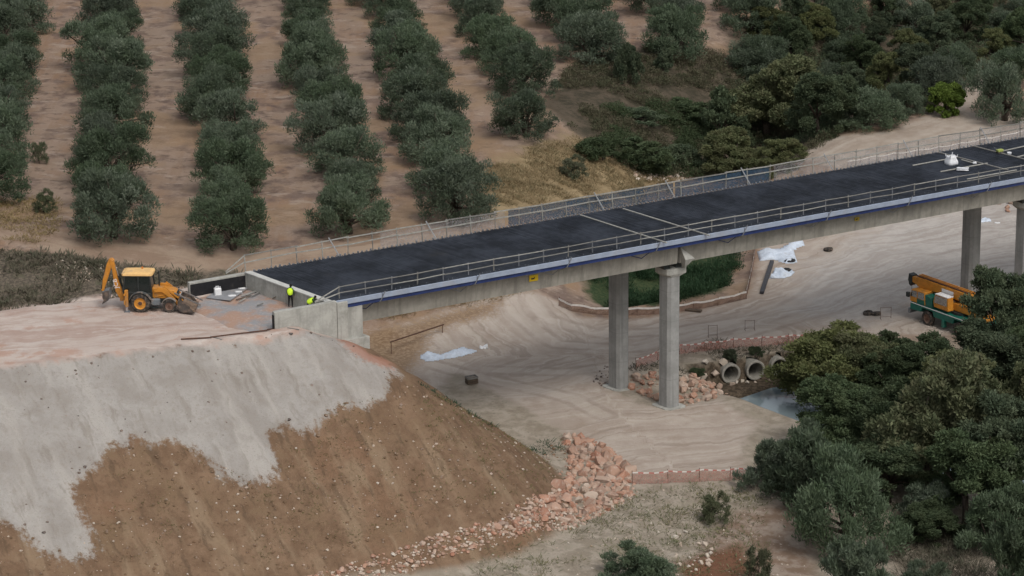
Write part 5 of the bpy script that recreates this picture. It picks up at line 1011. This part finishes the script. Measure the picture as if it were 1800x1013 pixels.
# ------------------------------------------------------------------ tarpaulins and loose site material
def tarp(px, label, seed, amp=.16, mt=TARP, name='tarpaulin', cat='tarpaulin'):
    poly = hpoly(px); c0 = np.mean(np.array(poly), 0); z0 = zat(*c0); bm = bmesh.new()
    xs = [p[0] for p in poly]; ys = [p[1] for p in poly]; st = max((max(xs) - min(xs)), (max(ys) - min(ys))) / 26; gx = np.arange(min(xs), max(xs) + st, st); gy = np.arange(min(ys), max(ys) + st, st)
    XX, YY = np.meshgrid(gx, gy); ins = inside(XX, YY, poly); ZZ = zfun(XX, YY) + .05 + amp * np.abs(fbm(XX, YY, 1.0, seed, 3)) * 2.6; ed = sdf(XX, YY, poly); ZZ = np.where(ed < st * 1.5, zfun(XX, YY) + .03, ZZ)
    vid = {}
    for i in range(len(gy)):
        for j in range(len(gx)): vid[i, j] = bm.verts.new((XX[i, j] - c0[0], YY[i, j] - c0[1], ZZ[i, j] - z0))
    for i in range(len(gy) - 1):
        for j in range(len(gx) - 1):
            if ins[i, j] and ins[i + 1, j + 1] or ins[i + 1, j] and ins[i, j + 1]: bm.faces.new((vid[i, j], vid[i, j + 1], vid[i + 1, j + 1], vid[i + 1, j]))
    bmesh.ops.delete(bm, geom=[v for v in bm.verts if not v.link_faces], context='VERTS'); me = bpy.data.meshes.new(name); bm.to_mesh(me); bm.free(); me.materials.append(mt); me.shade_smooth()
    o = link(name, me, None, (c0[0], c0[1], z0)); md = o.modifiers.new('thick', 'SOLIDIFY'); md.thickness = .015; return tag(o, label, cat)
tarp([(1326, 446), (1345, 437), (1370, 438), (1395, 424), (1417, 423), (1416, 432), (1400, 436), (1402, 462), (1385, 465), (1362, 458), (1330, 461)], 'large crumpled pale tarpaulin beside the fence past the reeds', 3, .35)
tarp([(1350, 491), (1360, 477), (1375, 473), (1398, 478), (1392, 485), (1378, 490)], 'small pale tarpaulin beside the dark beam', 4, .25)
tarp([(735, 628), (752, 618), (775, 624), (812, 610), (842, 618), (800, 630), (750, 637)], 'pale tarpaulin spread on the sand below the abutment', 5, .2)
tarp([(842, 610), (858, 608), (858, 614), (843, 614)], 'small white sheet on the sand beside the pale tarpaulin', 6, .2, WHT)
tarp([(1716, 388), (1740, 384), (1744, 390), (1720, 393)], 'small pale sheet on the ground past the second pier', 7, .2)
def heap(px, w_, d_, h_, mt, name, label, cat, seed):
    p = hit(*px); r = random.Random(seed); bm = bmesh.new(); bmesh.ops.create_uvsphere(bm, u_segments=14, v_segments=9, radius=1)
    for v in bm.verts: f = 1 + r.uniform(-.15, .15); v.co = Vector((v.co.x * w_ / 2 * f, v.co.y * d_ / 2 * f, v.co.z * h_ * f))
    me = bpy.data.meshes.new(name); bm.to_mesh(me); bm.free(); me.materials.append(mt); return tag(link(name, me, None, (p[0], p[1], p[2] + h_ * .25)), label, cat)
heap((1389, 460), 1.1, .9, .22, BLACK, 'rubber_mat', 'dark rubber mat crumpled on the large pale tarpaulin', 'mat', 1)
heap((1382, 477), 1.0, .9, .22, BLACK, 'rubber_mat', 'dark rubber mat crumpled on the small pale tarpaulin', 'mat', 2)
def beam_px(a_, c_, wd, ht, mt, name, label, cat, lift=.0):
    p = hit(*a_); q = hit(*c_); p[2] += ht / 2 + lift; q[2] += ht / 2 + lift; return timber(name, p, q, wd, ht, mt, label, cat)
beam_px((1339, 518), (1357, 463), .36, .25, simple('dark_steel_beam', (.05, .05, .055), .6), 'steel_beam', 'long dark steel beam lying between the two tarpaulins', 'beam', .05)
beam_px((1205, 546), (1233, 549), .45, .18, WOODD, 'dark_plank', 'short dark plank on the sand in front of the brown mesh fence', 'plank')
beam_px((318, 598), (372, 595), .09, .09, RUST, 'steel_pipe', 'rusty pipe end on the edge of the haul road', 'pipe', .02)
beam_px((372, 595), (470, 583), .09, .09, RUST, 'steel_pipe', 'long thin rusty pipe along the edge of the haul road', 'pipe', .06)
beam_px((470, 583), (566, 571), .09, .09, RUST, 'steel_pipe', 'long thin rusty pipe leading to the near wing wall', 'pipe', .10)
beam_px((505, 577), (526, 581), .08, .06, WOOD, 'short_plank', 'short brown stick beside the rusty pipe near the wing wall', 'stick')
beam_px((370, 592), (390, 599), .08, .06, WOOD, 'short_plank', 'short tan stick under the rusty pipe', 'stick')
# handrail on the slope below the abutment
SR = empty('slope_handrail', hit(688, 622), 0, 'dark pole handrail on the slope below the abutment', 'handrail'); h0 = np.array(SR.location)
pa, pb_ = hit(688, 622), hit(778, 585)
b = MB(); b.bar(tuple(pa - h0 + np.array([0, 0, -.1])), tuple(pa - h0 + np.array([0, 0, 1.0])), .06); b.build('post', RUST, SR)
b = MB(); b.bar(tuple(pb_ - h0 + np.array([0, 0, -.1])), tuple(pb_ - h0 + np.array([0, 0, .75])), .06); b.build('post', RUST, SR)
b = MB(); b.bar(tuple(pa - h0 + np.array([-.1, 0, 1.0])), tuple(pb_ - h0 + np.array([.1, 0, .72])), .09); b.build('rail', RUST, SR)
# wooden crate on the slope edge
p = hit(829, 674); CT = empty('wooden_crate', p, .4, 'small open wooden crate on the sand at the foot of the slope', 'crate')
for zz in (.12, .32, .52):
    for x0, x1, y0, y1 in ((-.45, .45, -.32, -.29), (-.45, .45, .29, .32), (-.45, -.42, -.28, .28), (.42, .45, -.28, .28)): b = MB(); b.box(x0, x1, y0, y1, zz - .075, zz + .075); b.build('slat', WOODD if zz < .4 else WOOD, CT)
b = MB(); b.box(-.42, .42, -.28, .28, .02, .05); b.build('floor_board', WOODD, CT)
# things behind the abutment
def box_px(p, sx, sy, sz, mt, name, label, cat, rz=0.0, bev=.02):
    b = MB(); b.box(-sx / 2, sx / 2, -sy / 2, sy / 2, 0, sz); o = b.build(name, mt, None, bevel=bev); o.location = tuple(p); o.rotation_euler = (0, 0, rz); return tag(o, label, cat)
p = np.array(bw(-34.2, 4.45)); JC = empty('water_can', (p[0], p[1], 12.95), .3, 'white plastic jerrycan standing against the black far wing wall', 'jerrycan')
b = MB(); b.box(-.26, .26, -.2, .2, 0, .62); b.build('body', WHT, JC, bevel=.06)
b = MB(); b.tube([(-.15, 0, .6), (-.12, 0, .74), (.08, 0, .74), (.1, 0, .6)], .03, 6); b.build('handle', WHT, JC); b = MB(); b.lathe([(.06, .61), (.06, .70), (.001, .70)], 10, 'z', (.19, 0, 0)); b.build('cap', simple('cap_grey', (.35, .35, .36), .6), JC)
for (u, v), l, rz in (((425, 509), 'flat white bag furthest up the gravel behind the abutment', .2), ((419, 515), 'flat white bag in the middle of the gravel behind the abutment', .1), ((408, 522), 'flat white bag nearest the bucket on the gravel behind the abutment', .3)): sack('cement_bag', at(u, v, 12.97), .55, .36, .12, l, u, WHT, rz=rz)
for k, ((u0, v0), (u1, v1), wd, mt, l) in enumerate([((415, 527), (442, 520), .10, WOODD, 'dark board on the gravel beside the flat white bags'), ((424, 521), (441, 516), .10, WOODL, 'pale board lying across the scrap timber behind the abutment'), ((432, 518), (450, 512), .12, WOODL, 'pale board on top of the scrap timber behind the abutment'), ((443, 521), (457, 513), .10, WOOD, 'brown board crossing the scrap timber behind the abutment'), ((410, 499), (450, 504), .16, STEELG, 'grey steel section lying by the far wing wall'), ((452, 537), (463, 533), .12, WOOD, 'short board on the gravel behind the standing person'), ((420, 531), (432, 524), .09, WOODL, 'thin pale board beside the dark board on the gravel')]):
    timber('loose_board', at(u0, v0, 13.02 + .01 * k), at(u1, v1, 13.03 + .01 * k), wd, .05, mt, l, 'board')
timber('leaning_plank', at(479, 525, 13.02), at(507, 510, 13.75), .10, .05, WOODD, 'dark plank leaning up beside the standing person', 'plank')
SH = tarp([(362, 522), (395, 500), (440, 490), (448, 503), (405, 527)], 'x', 9, .0) if False else None
b = MB(); pp_ = [at(u, v, 13.03) for u, v in ((362, 524), (392, 503), (428, 493), (446, 500), (405, 529))]; cc = np.mean(pp_, 0)
b.prism([(q[0] - cc[0], q[1] - cc[1]) for q in pp_], 0, .03, 'z'); o = b.build('geotextile_sheet', simple('grey_sheet', (.24, .245, .255), .8, .12, 2, dirt=(.33, .27, .23, .5, .5))); o.location = (cc[0], cc[1], 13.03); tag(o, 'grey sheet spread on the fill behind the abutment', 'sheet')
# tyres, frames and debris on the sand
for (u, v), l in (((1526, 553), 'dark tyre lying on the sand next to another, further from the crane'), ((1540, 554), 'dark tyre lying flat on the sand next to another, nearer the crane'), ((1456, 441), 'dark tyre lying on the sand in front of the large tarpaulin')):
    p = hit(u, v); b = MB(); b.lathe([(.20, 0), (.38, .0), (.43, .08), (.43, .2), (.38, .27), (.20, .27), (.22, .14), (.20, 0)], 20, 'z'); o = b.build('tyre', TYRE, None, True); o.location = tuple(p); o.rotation_euler = (random.uniform(-.2, .2), random.uniform(-.15, .15), 0); tag(o, l, 'tyre')
for (u, v), w_, h_, l in (((1253, 592), .75, 1.0, 'thin steel barrier frame on the sand, the one nearer the first pier'), ((1318, 580), .8, .85, 'thin steel barrier frame on the sand above the orange fence'), ((1557, 560), .9, 1.0, 'thin steel barrier frame on the sand beside the two tyres')):
    p = hit(u, v); o = empty('barrier_frame', p, .1, l, 'barrier')
    for x in (-w_ / 2, w_ / 2): b = MB(); b.tube([(x, 0, -.05), (x, .05, h_)], .018, 6); b.build('post', RUST, o)
    for zz in (.15, h_ - .04): b = MB(); b.tube([(-w_ / 2, .02, zz), (w_ / 2, .02, zz)], .016, 6); b.build('rail', RUST, o)
    for x in (-w_ / 2, w_ / 2): b = MB(); b.tube([(x, -.3, .0), (x, .3, .0)], .018, 6); b.build('foot', RUST, o)
sack('small_sack', at(1753, 394, .1), .5, .3, .14, 'flat white sack on the ground past the second pier', 12, WHT)
